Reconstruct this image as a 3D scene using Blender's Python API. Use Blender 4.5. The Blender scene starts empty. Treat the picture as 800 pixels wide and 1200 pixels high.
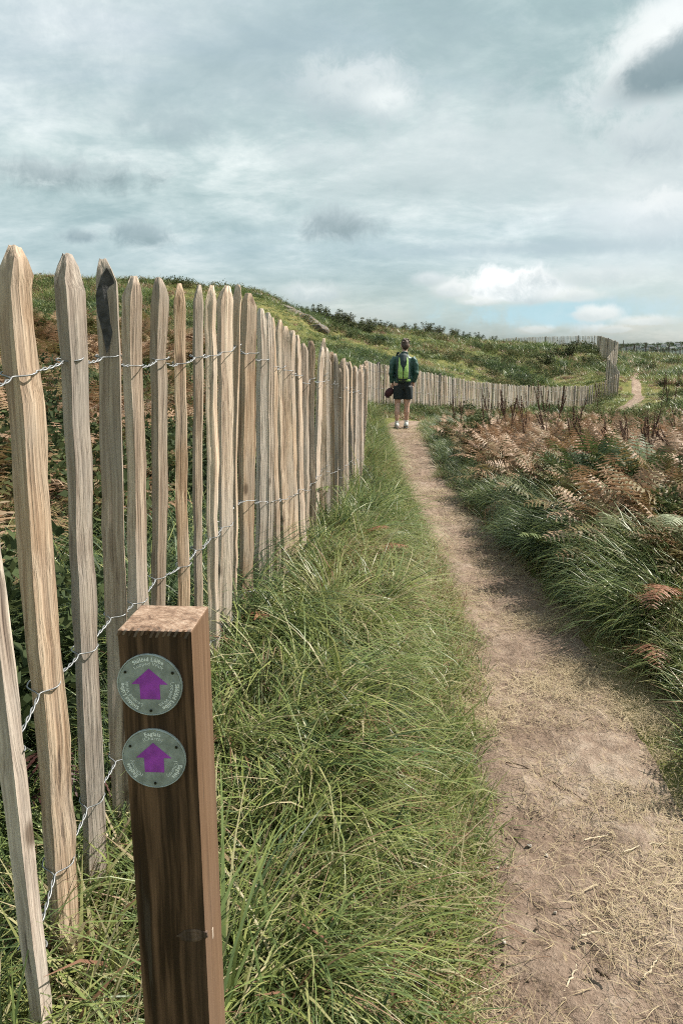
import bpy, bmesh, math, random
import numpy as np
from mathutils import Vector, Matrix
random.seed(7); rng = np.random.default_rng(11)
S = bpy.context.scene; COL = S.collection
R = math.radians
# ------------------------------------------------------------------ camera
H = 1.62; PITCH = R(12.5); F = 867.0
cp, sp = math.cos(PITCH), math.sin(PITCH)
cam = bpy.data.cameras.new('camera'); cam.sensor_fit = 'VERTICAL'; cam.sensor_height = 36; cam.lens = 36*F/1200
cam.clip_start = .05; cam.clip_end = 9000
camo = bpy.data.objects.new('camera', cam); COL.objects.link(camo)
camo.location = (0, 0, H); camo.rotation_euler = (math.pi/2-PITCH, 0, 0); S.camera = camo
S.view_settings.view_transform = 'Standard'; S.view_settings.look = 'None'
S.view_settings.exposure = 0.86; S.view_settings.gamma = 1
S.cycles.max_bounces = 4; S.cycles.diffuse_bounces = 2; S.cycles.glossy_bounces = 1; S.cycles.transmission_bounces = 4
S.cycles.transparent_max_bounces = 4; S.cycles.use_denoising = False; S.cycles.filter_width = 1.1; S.cycles.adaptive_threshold = .03; S.cycles.caustics_reflective = False; S.cycles.caustics_refractive = False

def ratio(px, py):
    x = (px-400)/F; y = (600-py)/F; Y = cp+y*sp
    return x/Y, (-sp+y*cp)/Y
def at(px, py, Y):                       # the point at distance Y that the calibrated camera sees there
    a, b = ratio(px, py); return (a*Y, Y, H+b*Y)
# ------------------------------------------------------------------ sun and sky
SUN_EL, SUN_AZ = R(49), R(90-16)         # azimuth clockwise from +Y
sun = bpy.data.lights.new('sun', 'SUN'); sun.energy = 5.0; sun.angle = R(.6); sun.color = (1, .93, .82)
suno = bpy.data.objects.new('sun', sun); COL.objects.link(suno)
sd = Vector((math.sin(SUN_AZ)*math.cos(SUN_EL), math.cos(SUN_AZ)*math.cos(SUN_EL), math.sin(SUN_EL)))
suno.rotation_euler = sd.to_track_quat('Z', 'Y').to_euler(); suno.location = (20, 6, 30)

class NT:
    def __init__(s, tree): s.t = tree; s.n = tree.nodes; s.l = tree.links
    def node(s, typ, **kw):
        n = s.n.new(typ)
        for k, v in kw.items(): setattr(n, k, v)
        return n
    def put(s, sock, v):
        if isinstance(v, bpy.types.NodeSocket): s.l.new(v, sock)
        elif v is not None: sock.default_value = v
    def math(s, op, a, b=None, c=None, clamp=False):
        n = s.node('ShaderNodeMath', operation=op); n.use_clamp = clamp
        for i, v in enumerate((a, b, c)): s.put(n.inputs[i], v)
        return n.outputs[0]
    def vmath(s, op, a, b=None, out=0):
        n = s.node('ShaderNodeVectorMath', operation=op); s.put(n.inputs[0], a)
        if b is not None: s.put(n.inputs[1], b)
        return n.outputs[out]
    def mix(s, f, a, b):
        n = s.node('ShaderNodeMix', data_type='RGBA'); s.put(n.inputs[0], f)
        s.put(n.inputs[6], a if isinstance(a, bpy.types.NodeSocket) else (*a, 1)); s.put(n.inputs[7], b if isinstance(b, bpy.types.NodeSocket) else (*b, 1))
        return n.outputs[2]
    def mul(s, f, a, b):
        n = s.node('ShaderNodeMix', data_type='RGBA', blend_type='MULTIPLY'); s.put(n.inputs[0], f); s.put(n.inputs[6], a); s.put(n.inputs[7], b)
        return n.outputs[2]
    def noise(s, vec, scale, detail=4, rough=.55, dist=0, col=False):
        n = s.node('ShaderNodeTexNoise'); s.put(n.inputs['Vector'], vec); n.inputs['Scale'].default_value = scale
        n.inputs['Detail'].default_value = detail; n.inputs['Roughness'].default_value = rough; n.inputs['Distortion'].default_value = dist
        return n.outputs['Color' if col else 'Fac']
    def smooth(s, x, a, b):
        n = s.node('ShaderNodeMapRange', interpolation_type='SMOOTHSTEP'); s.put(n.inputs[0], x)
        n.inputs[1].default_value = a; n.inputs[2].default_value = b; n.inputs[3].default_value = 0; n.inputs[4].default_value = 1
        return n.outputs[0]
    def ramp(s, f, stops, interp='LINEAR'):
        n = s.node('ShaderNodeValToRGB'); s.put(n.inputs[0], f); e = n.color_ramp.elements; n.color_ramp.interpolation = interp
        e[0].position, e[0].color = stops[0][0], (*stops[0][1], 1); e[1].position, e[1].color = stops[-1][0], (*stops[-1][1], 1)
        for p, c in stops[1:-1]: k = e.new(p); k.color = (*c, 1)
        return n.outputs[0]
    def scalev(s, vec, sc, loc=(0, 0, 0), rot=(0, 0, 0)):
        n = s.node('ShaderNodeMapping'); s.put(n.inputs[0], vec); n.inputs[1].default_value = loc; n.inputs[2].default_value = rot; n.inputs[3].default_value = sc
        return n.outputs[0]

def build_sky():
    w = bpy.data.worlds.new('World'); S.world = w; w.use_nodes = True
    t = NT(w.node_tree); t.n.clear()
    d = t.node('ShaderNodeTexCoord').outputs['Generated']
    sky = t.node('ShaderNodeTexSky', sky_type='NISHITA', sun_disc=False, sun_elevation=SUN_EL, sun_rotation=SUN_AZ)
    sky.air_density = 1.0; sky.dust_density = 2.0
    bg0 = t.node('ShaderNodeBackground'); t.put(bg0.inputs[0], sky.outputs[0]); bg0.inputs[1].default_value = .085
    sx = t.node('ShaderNodeSeparateXYZ'); t.put(sx.inputs[0], d)
    up = t.math('MAXIMUM', sx.outputs[2], 0)
    den = t.math('ADD', up, .27)
    comb = t.node('ShaderNodeCombineXYZ'); t.put(comb.inputs[0], t.math('DIVIDE', sx.outputs[0], den)); t.put(comb.inputs[1], t.math('DIVIDE', sx.outputs[1], den))
    P = comb.outputs[0]
    # layered stratus: broad soft sheets and finer streaks
    A = t.noise(t.scalev(P, (1.25, 1.3, 1), (3.1, 1.7, 0), (0, 0, .5)), 1.0, 8, .6, .35)
    B = t.noise(t.scalev(P, (1.4, 1.8, 1), (7.3, 2.2, 0), (0, 0, -.5)), 1.3, 8, .62, .4)
    Cn = t.noise(t.scalev(P, (1.5, 2.1, 1), (1.3, 5.2, 0), (0, 0, .5)), 3.2, 9, .66, .3)
    n = t.math('ADD', t.math('ADD', t.math('MULTIPLY', A, .44), t.math('MULTIPLY', B, .30)), t.math('MULTIPLY', Cn, .26))
    sheet = t.ramp(n, [(.35, (.20, .28, .295)), (.43, (.25, .335, .345)), (.50, (.34, .42, .425)), (.55, (.44, .505, .505)), (.63, (.60, .64, .63))])
    n2 = t.noise(t.scalev(P, (.7, 1.5, 1), (4.4, 9.0, 0)), .9, 6, .55, .6)
    cover = t.smooth(n2, .33, .52)
    cover = t.math('ADD', t.math('MULTIPLY', cover, .16), .84)
    low = t.smooth(up, .015, .20)
    cover = t.math('MULTIPLY', cover, t.math('ADD', t.math('MULTIPLY', low, .45), .55))
    cur = sheet; mask_total = cover
    fine = t.noise(d, 30, 8, .68, .4); mid = t.noise(d, 9, 5, .6, .3)
    def cloud(px, py, rx, ry, top, bot, amp=.75, soft=.7, op=1.0, flat=0, tilt=0, big=False):
        nonlocal cur, mask_total
        x, y = (px-400)/F, (600-py)/F
        c = Vector((x, cp+y*sp, -sp+y*cp)).normalized()
        rt = c.cross(Vector((0, 0, 1))).normalized(); u = rt.cross(c).normalized()
        if tilt: rt, u = (rt*math.cos(tilt)+u*math.sin(tilt)), (u*math.cos(tilt)-rt*math.sin(tilt))
        a = t.math('MULTIPLY', t.vmath('DOT_PRODUCT', d, tuple(rt), 1), F/rx); b = t.math('MULTIPLY', t.vmath('DOT_PRODUCT', d, tuple(u), 1), F/ry)
        front = t.math('GREATER_THAN', t.vmath('DOT_PRODUCT', d, tuple(c), 1), .3)
        b2 = b
        if flat: b2 = t.math('MULTIPLY', b, t.math('ADD', 1, t.math('MULTIPLY', t.math('LESS_THAN', b, 0), flat)))
        dist = t.math('SQRT', t.math('ADD', t.math('MULTIPLY', a, a), t.math('MULTIPLY', b2, b2)))
        nz = t.math('ADD', t.math('MULTIPLY', t.math('SUBTRACT', mid, .5), 1.1), t.math('MULTIPLY', t.math('SUBTRACT', fine, .5), 1.5))
        dist = t.math('ADD', dist, t.math('MULTIPLY', nz, amp))
        m = t.smooth(dist, 1.0, 1.0-soft)
        m = t.math('MULTIPLY', t.math('MULTIPLY', m, front), op)
        top = tuple(x*.72 for x in top); bot = tuple(x*.72 for x in bot)
        sh = t.smooth(t.math('ADD', b, t.math('MULTIPLY', nz, 1.3)), -.75, .65)
        cur = t.mix(m, cur, t.mix(sh, bot, top))
        mask_total = t.math('MAXIMUM', mask_total, m)
    cloud(660, 366, 230, 38, (.39, .60, .68), (.43, .64, .72), .6, .85, .92)
    W = (.80, .83, .82); G = (.30, .38, .40); L = (.60, .66, .67)
    cloud(300, 60, 420, 120, (.40, .49, .53), (.37, .46, .50), .6, .9, .55)
    cloud(560, 190, 330, 90, (.62, .68, .69), (.52, .60, .62), .7, .95, .65, 0, .12)
    cloud(760, 240, 130, 150, (.64, .69, .70), (.55, .62, .64), .7, .95, .7)
    cloud(640, 290, 260, 14, (.36, .46, .49), (.34, .44, .48), .7, .9, .7)
    cloud(425, 106, 92, 40, (.80, .84, .84), (.44, .52, .55), .95, .75, .65)
    cloud(455, 122, 46, 24, (.86, .90, .89), (.5, .58, .6), 1.0, .7, .65)
    cloud(395, 263, 74, 24, (.40, .48, .50), (.255, .335, .355), 1.0, .85, .95)
    cloud(60, 203, 110, 24, (.42, .50, .52), (.25, .335, .355), 1.0, .85, .95)
    cloud(170, 277, 52, 18, (.36, .45, .47), (.22, .31, .33), .9, .8, .9)
    cloud(205, 150, 64, 24, (.40, .49, .52), (.32, .41, .44), .9, .95, .5)
    cloud(95, 277, 28, 10, (.36, .45, .47), (.22, .30, .33), .9, .8, .9)
    cloud(597, 341, 84, 30, (.98, 1.0, .99), (.50, .58, .60), .75, .45, 1.0, .6)
    cloud(575, 336, 46, 26, (.95, .97, .96), (.55, .62, .64), .8, .5, .9, .6)
    cloud(532, 340, 36, 20, W, (.5, .57, .59), .8, .6, .9, .5)
    cloud(503, 327, 28, 11, (.72, .76, .77), (.5, .57, .59), .8, .7, .8)
    cloud(365, 346, 50, 20, (.74, .79, .79), (.44, .52, .55), .8, .7, .8, .4)
    cloud(702, 369, 32, 13, W, L, .8, .6, .9, .5)
    cloud(750, 377, 40, 9, W, L, .8, .7, .8)
    cloud(685, 386, 30, 9, L, L, .8, .9, .6)
    cloud(440, 368, 60, 9, (.60, .68, .70), (.5, .58, .6), .7, .9, .6)
    cloud(700, 322, 110, 16, (.70, .74, .74), (.5, .57, .59), .8, .8, .7)
    cloud(755, 258, 74, 36, (.78, .82, .82), (.5, .57, .59), .9, .8, .7)
    cloud(790, 35, 130, 55, (.86, .89, .88), (.74, .78, .78), .6, .8, .9, 0, .62)
    cloud(812, 64, 100, 34, (.26, .34, .37), (.20, .28, .31), .45, .6, .95, 0, .35)
    cloud(752, 158, 52, 38, (.62, .68, .69), (.40, .48, .51), .9, .8, .75)
    cloud(560, 353, 34, 10, W, L, .85, .6, .85, .5)
    cloud(668, 347, 46, 11, W, L, .9, .65, .8, .4)
    cloud(776, 246, 44, 26, W, L, .95, .65, .7)
    cloud(628, 387, 30, 7, W, L, .9, .7, .7)
    cloud(725, 386, 40, 7, W, L, .9, .7, .7)
    bg1 = t.node('ShaderNodeBackground'); t.put(bg1.inputs[0], cur); bg1.inputs[1].default_value = .92
    ms = t.node('ShaderNodeMixShader'); t.put(ms.inputs[0], mask_total); t.l.new(bg0.outputs[0], ms.inputs[1]); t.l.new(bg1.outputs[0], ms.inputs[2])
    o = t.node('ShaderNodeOutputWorld'); t.l.new(ms.outputs[0], o.inputs[0])
build_sky()

# ------------------------------------------------------------------ helpers
def tag(o, label=None, cat=None, group=None, kind=None):
    if label: o['label'] = label
    if cat: o['category'] = cat
    if group: o['group'] = group
    if kind: o['kind'] = kind
    return o
def empty(name, loc=(0, 0, 0), rz=0):
    o = bpy.data.objects.new(name, None); COL.objects.link(o); o.location = loc; o.rotation_euler = (0, 0, rz); o.empty_display_size = .1
    return o
def link(name, me, mat=None, parent=None, loc=None, rot=None, scale=None, col=None):
    o = bpy.data.objects.new(name, me); (col or COL).objects.link(o)
    if mat is not None and not me.materials: me.materials.append(mat)
    if parent: o.parent = parent
    if loc is not None: o.location = loc
    if rot is not None: o.rotation_euler = rot
    if scale is not None: o.scale = scale if hasattr(scale, '__len__') else (scale,)*3
    return o
def mesh_np(name, V, Q, smooth=False, attrs=None, tri=False):
    V = np.asarray(V, np.float32); Q = np.asarray(Q, np.int32); k = Q.shape[1]
    me = bpy.data.meshes.new(name); me.vertices.add(len(V)); me.vertices.foreach_set('co', V.ravel())
    me.loops.add(Q.size); me.loops.foreach_set('vertex_index', Q.ravel())
    me.polygons.add(len(Q)); me.polygons.foreach_set('loop_start', np.arange(0, Q.size, k, dtype=np.int32))
    if smooth: me.polygons.foreach_set('use_smooth', np.ones(len(Q), bool))
    for n, a in (attrs or {}).items():
        at_ = me.attributes.new(n, 'FLOAT', 'POINT'); at_.data.foreach_set('value', np.asarray(a, np.float32))
    me.update(); me.validate(); return me
def mesh_py(name, V, Fc, smooth=False):
    me = bpy.data.meshes.new(name); me.from_pydata([tuple(v) for v in V], [], Fc)
    if smooth: me.polygons.foreach_set('use_smooth', [True]*len(me.polygons))
    me.update(); return me
def bm_mesh(name, bm, smooth=False):
    me = bpy.data.meshes.new(name); bm.to_mesh(me); bm.free()
    if smooth: me.polygons.foreach_set('use_smooth', [True]*len(me.polygons))
    return me
def grid_quads(nr, nc, wrap=False):
    r = np.arange(nr-1)[:, None]; c = np.arange(nc if wrap else nc-1)[None, :]; c2 = (c+1) % nc
    return np.stack([r*nc+c, r*nc+c2, (r+1)*nc+c2, (r+1)*nc+c], -1).reshape(-1, 4)
def tube(pts, rad, n=5, cap=True):
    P = np.asarray(pts, float); m = len(P); T = np.gradient(P, axis=0); T /= np.linalg.norm(T, axis=1)[:, None]+1e-12
    ref = np.array([.31, .17, .93]); ref = np.where(np.abs(T@ref)[:, None] > .95, np.array([1., 0, 0]), ref)
    A = np.cross(T, ref); A /= np.linalg.norm(A, axis=1)[:, None]; B = np.cross(T, A)
    rad = np.broadcast_to(np.asarray(rad, float), (m,)); th = np.arange(n)/n*2*np.pi
    V = (P[:, None]+rad[:, None, None]*(np.cos(th)[None, :, None]*A[:, None]+np.sin(th)[None, :, None]*B[:, None])).reshape(-1, 3)
    return V, grid_quads(m, n, True)
def merge(parts):
    V, Q, o = [], [], 0
    for v, q in parts: V.append(v); Q.append(np.asarray(q)+o); o += len(v)
    return np.concatenate(V), np.concatenate(Q)
# value noise
def _hash(ix, iy, s):
    h = (ix.astype(np.int64)*374761393+iy.astype(np.int64)*668265263+s*1442695041) & 0x7fffffff
    h = ((h ^ (h >> 13))*1274126177) & 0x7fffffff; h = h ^ (h >> 16)
    return (h & 0xffff)/65535.
def vnoise(x, y, s=0):
    x = np.asarray(x, float); y = np.asarray(y, float); ix = np.floor(x); iy = np.floor(y); fx = x-ix; fy = y-iy
    fx = fx*fx*(3-2*fx); fy = fy*fy*(3-2*fy)
    a = _hash(ix, iy, s); b = _hash(ix+1, iy, s); c = _hash(ix, iy+1, s); d = _hash(ix+1, iy+1, s)
    return (a*(1-fx)+b*fx)*(1-fy)+(c*(1-fx)+d*fx)*fy
def fbm(x, y, s=0, o=4, g=.5):
    r = 0; a = 1; t = 0
    for i in range(o): r = r+a*vnoise(np.asarray(x)*2**i+17.3*i, np.asarray(y)*2**i+9.1*i, s+i); t += a; a *= g
    return r/t
def sstep(x, a, b):
    t = np.clip((np.asarray(x, float)-a)/(b-a), 0, 1); return t*t*(3-2*t)

# ------------------------------------------------------------------ plan of the place
FL = np.array([(-6, -1.3), (.6, -.64), (1.27, -.556), (2.62, -.38), (6.8, .16), (10.5, .31), (18.8, .63)])     # fence: Y, X
def fence_x(Y): return np.interp(Y, FL[:, 0], FL[:, 1])
def fence_g(Y): return np.interp(Y, [0, 1.4, 2.6, 3.1, 4.5, 5.9, 6.8, 10.5, 18.8], [.33, .36, .47, .45, .36, .23, .17, .1, .02])
def top_z(Y): return np.interp(Y, [1.2, 2.6, 3.1, 4.5, 5.9, 6.8, 10.5, 18.8], [1.78, 1.81, 1.76, 1.64, 1.51, 1.43, 1.36, 1.28])
PE = np.array([(-6, -1.3, -.3), (0, -.12, .75), (1, .15, 1.0), (1.5, .28, 1.14), (2.1, .43, 1.22), (3.4, .61, 1.33), (4.7, .71, 1.42), (7.3, .69, 1.36), (9.3, .69, 1.36), (12, .74, 1.45), (15.6, .83, 1.72)])
def edges(Y): return np.interp(Y, PE[:, 0], PE[:, 1]), np.interp(Y, PE[:, 0], PE[:, 2])
ctl = [at(*p) for p in [
 (430, 479, 18.8), (500, 482, 22), (560, 484, 26), (600, 482, 29), (650, 480, 32), (690, 477, 34), (725, 470, 33), (470, 502, 15.3),
 (450, 425, 31), (450, 405, 42), (450, 389, 58), (490, 440, 30), (520, 440, 33), (520, 416, 46), (520, 396, 68), (570, 446, 36), (570, 402, 66), (600, 450, 39), (600, 425, 50), (600, 405, 70),
 (650, 448, 41), (650, 425, 52), (655, 410, 66), (700, 411, 60), (712, 446, 40), (724, 434, 46), (690, 430, 48), (590, 405, 74),
 (100, 400, 18), (100, 362, 30), (100, 334, 44), (200, 402, 19), (200, 362, 31), (200, 338, 44), (20, 333, 44), (20, 362, 30), (20, 400, 18),
 (300, 420, 20), (300, 382, 32), (300, 348, 43), (340, 402, 30), (340, 365, 43), (370, 430, 22), (380, 402, 36), (380, 381, 46), (420, 412, 34), (420, 390, 52), (-150, 335, 44), (-150, 400, 18),
 (745, 470, 36), (740, 440, 50), (738, 421, 66), (800, 442, 45), (800, 419, 88), (730, 415, 85), (900, 440, 45), (900, 420, 88), (770, 430, 58), (780, 470, 30), (860, 480, 25)]]
ctl += [(-3, 8, .55), (-2, 5, .55), (-6, 13, .95), (-1, 13, .22), (-1.2, 17, .3), (-8, 5, .7), (3, 4, .25), (4, 8, .15), (3, 12, 0), (3, 16, -.1), (6, 18, -.3), (8, 14, -.1), (9, 22, -.6), (6, 9, .15), (12, 18, -.3),
        (0, -3, 0), (-3, -3, .45), (3, -3, .2), (0, -30, 0), (30, 0, .2), (-30, 0, 1), (-30, 20, 2.5), (60, 30, 0), (60, -60, 0), (-60, -60, 1),
        (-40, 75, 3.6), (-15, 75, 3.4), (-5, 90, 2.5), (5, 100, 1), (15, 110, .3), (25, 110, .4), (45, 110, .4), (-80, 150, -2), (0, 180, -3), (50, 180, -4), (120, 150, -3),
        (0, 600, -9), (200, 600, -9), (-300, 500, -9), (500, 500, -9), (800, 0, -9), (-800, 0, -9), (0, -800, -9), (0, 3500, -11), (3500, 0, -11), (-3500, 0, -11), (0, -3500, -11)]
ctl = np.array(ctl)
def warp(X, Y):
    r = np.hypot(X, Y)+1e-9; k = np.log1p(r/4.)/r; return X*k, Y*k
_cw = np.stack(warp(ctl[:, 0], ctl[:, 1]), -1)
def _phi(d2): return np.sqrt(d2+.05**2)
_K = _phi(((_cw[:, None]-_cw[None])**2).sum(-1)); _wt = np.linalg.solve(_K+1e-3*np.eye(len(ctl)), ctl[:, 2]-0)
def z_far(X, Y):
    u, v = warp(X, Y); out = np.zeros_like(u)
    for c, w in zip(_cw, _wt): out += w*_phi((u-c[0])**2+(v-c[1])**2)
    return out
def z_near(X, Y):
    fx = fence_x(Y); l, r = edges(Y); g = fence_g(Y)
    left = g*(1-sstep(X, fx-.05, l+.03)**.9); left = np.where(X < fx, g+.05*sstep(fx-X, 0, 1.5), left)
    right = .22*sstep(X, r-.05, r+.9)*np.interp(Y, [0, 2, 6, 12, 16], [.6, .6, 1, .6, .2])
    return np.where(X > (l+r)/2, right, left)
def zb(X, Y):                             # height of the place without the hollow under the path
    X = np.asarray(X, float); Y = np.asarray(Y, float)
    l, r = edges(Y); c = (l+r)/2
    w = (1-sstep(np.abs(X-c), 2.0, 4.5))*(1-sstep(Y, 11, 17))
    zf = z_far(X, Y); d = np.hypot(X, Y)
    zf = zf+(fbm(X*.35, Y*.35, 5, 4)-.5)*np.clip((d-16)/20, 0, 1)*np.clip(1.7-d/400, 0, 1.0)*.9
    z = zf*(1-w)+z_near(X, Y)*w
    onp = sstep(np.minimum(X-l, r-X), -.1, .05)*(Y < 17)
    return z+(fbm(X*2.2, Y*2.2, 3, 3)-.5)*.07*(1-.75*onp)
# path centre line (X, Y, half width)
_pc = [((edges(y)[0]+edges(y)[1])/2, y, (edges(y)[1]-edges(y)[0])/2) for y in (-4, 0, 1, 1.5, 2.1, 3.4, 4.7, 6, 7.3, 9.3, 12, 14, 15.6)]
_pc += [(1.75, 17.3, .42), (3.0, 18.9, .42), (5.2, 21.2, .35), (8.4, 25, .3), (11.6, 29.2, .26)] + [(at(px, py, Y)[0], Y, w) for px, py, Y, w in ((750, 478, 33, .24), (746, 468, 37, .22), (742, 450, 44, .24), (741, 438, 51, .24), (740, 428, 58, .26), (737, 420, 67, .3), (727, 416, 80, .3))]
_pc = np.array(_pc)
def path_line():
    t = np.arange(len(_pc)); from_ = []
    tt = np.linspace(0, len(_pc)-1, 400); p = np.array([np.interp(tt, t, _pc[:, k]) for k in range(3)]).T
    k = np.ones(9)/9
    for c in range(3):
        q = np.pad(p[:, c], 4, mode='edge'); sm = np.convolve(q, k, 'valid'); sm[:4] = p[:4, c]; sm[-4:] = p[-4:, c]; p[:, c] = sm
    return p
PL = path_line()
def path_d(X, Y):                         # signed-ish distance beyond the path's edge (negative inside)
    X = np.asarray(X, float).ravel(); Y = np.asarray(Y, float).ravel(); best = np.full(X.shape, 1e9)
    for i in range(0, len(PL)-1, 1):
        a, b = PL[i], PL[i+1]; dx, dy = b[0]-a[0], b[1]-a[1]; L2 = dx*dx+dy*dy+1e-9
        t = np.clip(((X-a[0])*dx+(Y-a[1])*dy)/L2, 0, 1)
        best = np.minimum(best, np.hypot(X-a[0]-t*dx, Y-a[1]-t*dy)-(a[2]*(1-t)+b[2]*t))
    return best

# ------------------------------------------------------------------ materials
def new_mat(name):
    m = bpy.data.materials.new(name); m.use_nodes = True; t = NT(m.node_tree); t.n.clear()
    p = t.node('ShaderNodeBsdfPrincipled'); o = t.node('ShaderNodeOutputMaterial'); t.l.new(p.outputs[0], o.inputs[0]); return m, t, p, o
def flat_mat(name, col, rough=.6, metal=0, nz=.15, scale=30, bump=0):
    m, t, p, o = new_mat(name); v = t.node('ShaderNodeTexCoord').outputs['Object']
    n = t.noise(v, scale, 4)
    c = t.mix(t.smooth(n, .3, .7), tuple(x*(1-nz) for x in col), tuple(min(1, x*(1+nz)) for x in col)); t.put(p.inputs['Base Color'], c)
    p.inputs['Roughness'].default_value = rough; p.inputs['Metallic'].default_value = metal
    if bump:
        b = t.node('ShaderNodeBump'); b.inputs['Strength'].default_value = bump; b.inputs['Distance'].default_value = .01; t.put(b.inputs['Height'], n); t.put(p.inputs['Normal'], b.outputs[0])
    return m
def leaf_mat(name, stops, trans=.3, rough=.5, gain=.3, spec=.35):
    m, t, p, o = new_mat(name)
    a = t.node('ShaderNodeAttribute', attribute_type='INSTANCER', attribute_name='tint').outputs['Fac']
    b = t.node('ShaderNodeAttribute', attribute_type='GEOMETRY', attribute_name='shade').outputs['Fac']
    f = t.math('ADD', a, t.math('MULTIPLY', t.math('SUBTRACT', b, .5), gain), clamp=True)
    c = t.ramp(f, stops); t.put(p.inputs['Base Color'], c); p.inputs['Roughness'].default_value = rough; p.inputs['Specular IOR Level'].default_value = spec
    tr = t.node('ShaderNodeBsdfTranslucent'); t.put(tr.inputs[0], c)
    mx = t.node('ShaderNodeMixShader'); mx.inputs[0].default_value = trans; t.l.new(p.outputs[0], mx.inputs[1]); t.l.new(tr.outputs[0], mx.inputs[2]); t.l.new(mx.outputs[0], o.inputs[0])
    return m
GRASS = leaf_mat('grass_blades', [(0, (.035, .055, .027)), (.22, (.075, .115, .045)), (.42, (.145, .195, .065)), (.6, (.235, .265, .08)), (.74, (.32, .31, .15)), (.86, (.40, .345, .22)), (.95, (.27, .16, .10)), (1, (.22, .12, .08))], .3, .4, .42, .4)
STRAW = leaf_mat('dry_straw', [(0, (.18, .13, .08)), (.5, (.36, .285, .17)), (1, (.52, .43, .29))], .15, .6, .5)
BRACKEN = leaf_mat('bracken_fronds', [(0, (.04, .07, .026)), (.3, (.085, .11, .038)), (.5, (.17, .135, .055)), (.7, (.26, .155, .088)), (.85, (.34, .22, .14)), (1, (.42, .31, .22))], .28, .55, .3)
LEAVES = leaf_mat('shrub_leaves', [(0, (.03, .045, .022)), (.35, (.055, .075, .03)), (.7, (.10, .115, .045)), (1, (.19, .15, .08))], .25, .7, .45, .12)

def wood_mat(name, ca, cb, cc, rough=.8, gs=1.0, bump=.5, knots=True, weather=(.35, .325, .295)):
    m, t, p, o = new_mat(name)
    v = t.node('ShaderNodeTexCoord').outputs['Object']; rnd = t.node('ShaderNodeObjectInfo').outputs['Random']
    off = t.node('ShaderNodeCombineXYZ'); t.put(off.inputs[2], t.math('MULTIPLY', rnd, 37.)); t.put(off.inputs[0], t.math('MULTIPLY', rnd, 11.))
    v2 = t.vmath('ADD', v, off.outputs[0])
    warpn = t.noise(t.scalev(v2, (6, 6, 3)), 1, 2, col=True)
    v3 = t.vmath('ADD', v2, t.vmath('MULTIPLY', t.vmath('SUBTRACT', warpn, (.5, .5, .5)), (.02, .02, .0)))
    g = t.noise(t.scalev(v3, (110*gs, 110*gs, 2.2)), 1, 5, .6)
    g2 = t.noise(t.scalev(v3, (260*gs, 260*gs, 5)), 1, 3, .6)
    big = t.noise(t.scalev(v2, (9, 9, 3.)), 1, 3)
    g0 = t.noise(t.scalev(v3, (58*gs, 58*gs, 1.1)), 1, 3, .5)
    f = t.math('ADD', t.math('ADD', t.math('MULTIPLY', g, .42), t.math('MULTIPLY', g2, .26)), t.math('MULTIPLY', g0, .32))
    c = t.ramp(f, [(.34, ca), (.47, cb), (.58, cc)])
    c = t.mix(t.math('MULTIPLY', t.smooth(big, .42, .68), .55), c, weather)
    hv = t.node('ShaderNodeHueSaturation'); hv.inputs['Saturation'].default_value = 1; t.put(hv.inputs['Value'], t.math('ADD', t.math('MULTIPLY', rnd, .70), .62)); t.put(hv.inputs['Saturation'], t.math('ADD', t.math('MULTIPLY', t.math('FRACT', t.math('MULTIPLY', rnd, 7.7)), .55), .6)); t.put(hv.inputs['Color'], c); c = hv.outputs[0]
    crack = t.smooth(g, .36, .29); c = t.mix(t.math('MULTIPLY', crack, .75), c, (.06, .045, .035))
    if knots:
        vo = t.node('ShaderNodeTexVoronoi'); t.put(vo.inputs['Vector'], t.scalev(v2, (9, 9, 4.5))); vo.inputs['Scale'].default_value = 1
        k = t.smooth(vo.outputs['Distance'], .16, .05); c = t.mix(t.math('MULTIPLY', k, .8), c, (.09, .06, .04))
    t.put(p.inputs['Base Color'], c); p.inputs['Roughness'].default_value = rough; p.inputs['Specular IOR Level'].default_value = .2
    b = t.node('ShaderNodeBump'); b.inputs['Strength'].default_value = bump; b.inputs['Distance'].default_value = .009; t.put(b.inputs['Height'], f); t.put(p.inputs['Normal'], b.outputs[0])
    return m
PALING = wood_mat('cleft_chestnut', (.115, .074, .05), (.325, .232, .165), (.535, .42, .318), bump=1.0, weather=(.36, .32, .28))
PALING2 = wood_mat('pale_chestnut', (.15, .112, .085), (.36, .285, .22), (.54, .45, .365), bump=.6)  # lighter chestnut tone for the middle and farthest fences
BARK = flat_mat('dark_bark', (.045, .043, .045), .75, 0, .5, 60, .5)
POSTW = wood_mat('dark_front_timber', (.006, .004, .003), (.034, .018, .010), (.145, .083, .05), .6, .55, .35, False, (.045, .028, .019))  # darker, streakier timber for the front face and its knot
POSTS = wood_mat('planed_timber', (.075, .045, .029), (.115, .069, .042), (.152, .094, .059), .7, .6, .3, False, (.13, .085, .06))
OLDPOST = wood_mat('weathered_dark_timber', (.03, .025, .02), (.07, .06, .05), (.13, .11, .09), .85)
WIRE = flat_mat('galvanised_wire', (.24, .25, .26), .5, .55, .2, 200)

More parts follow.
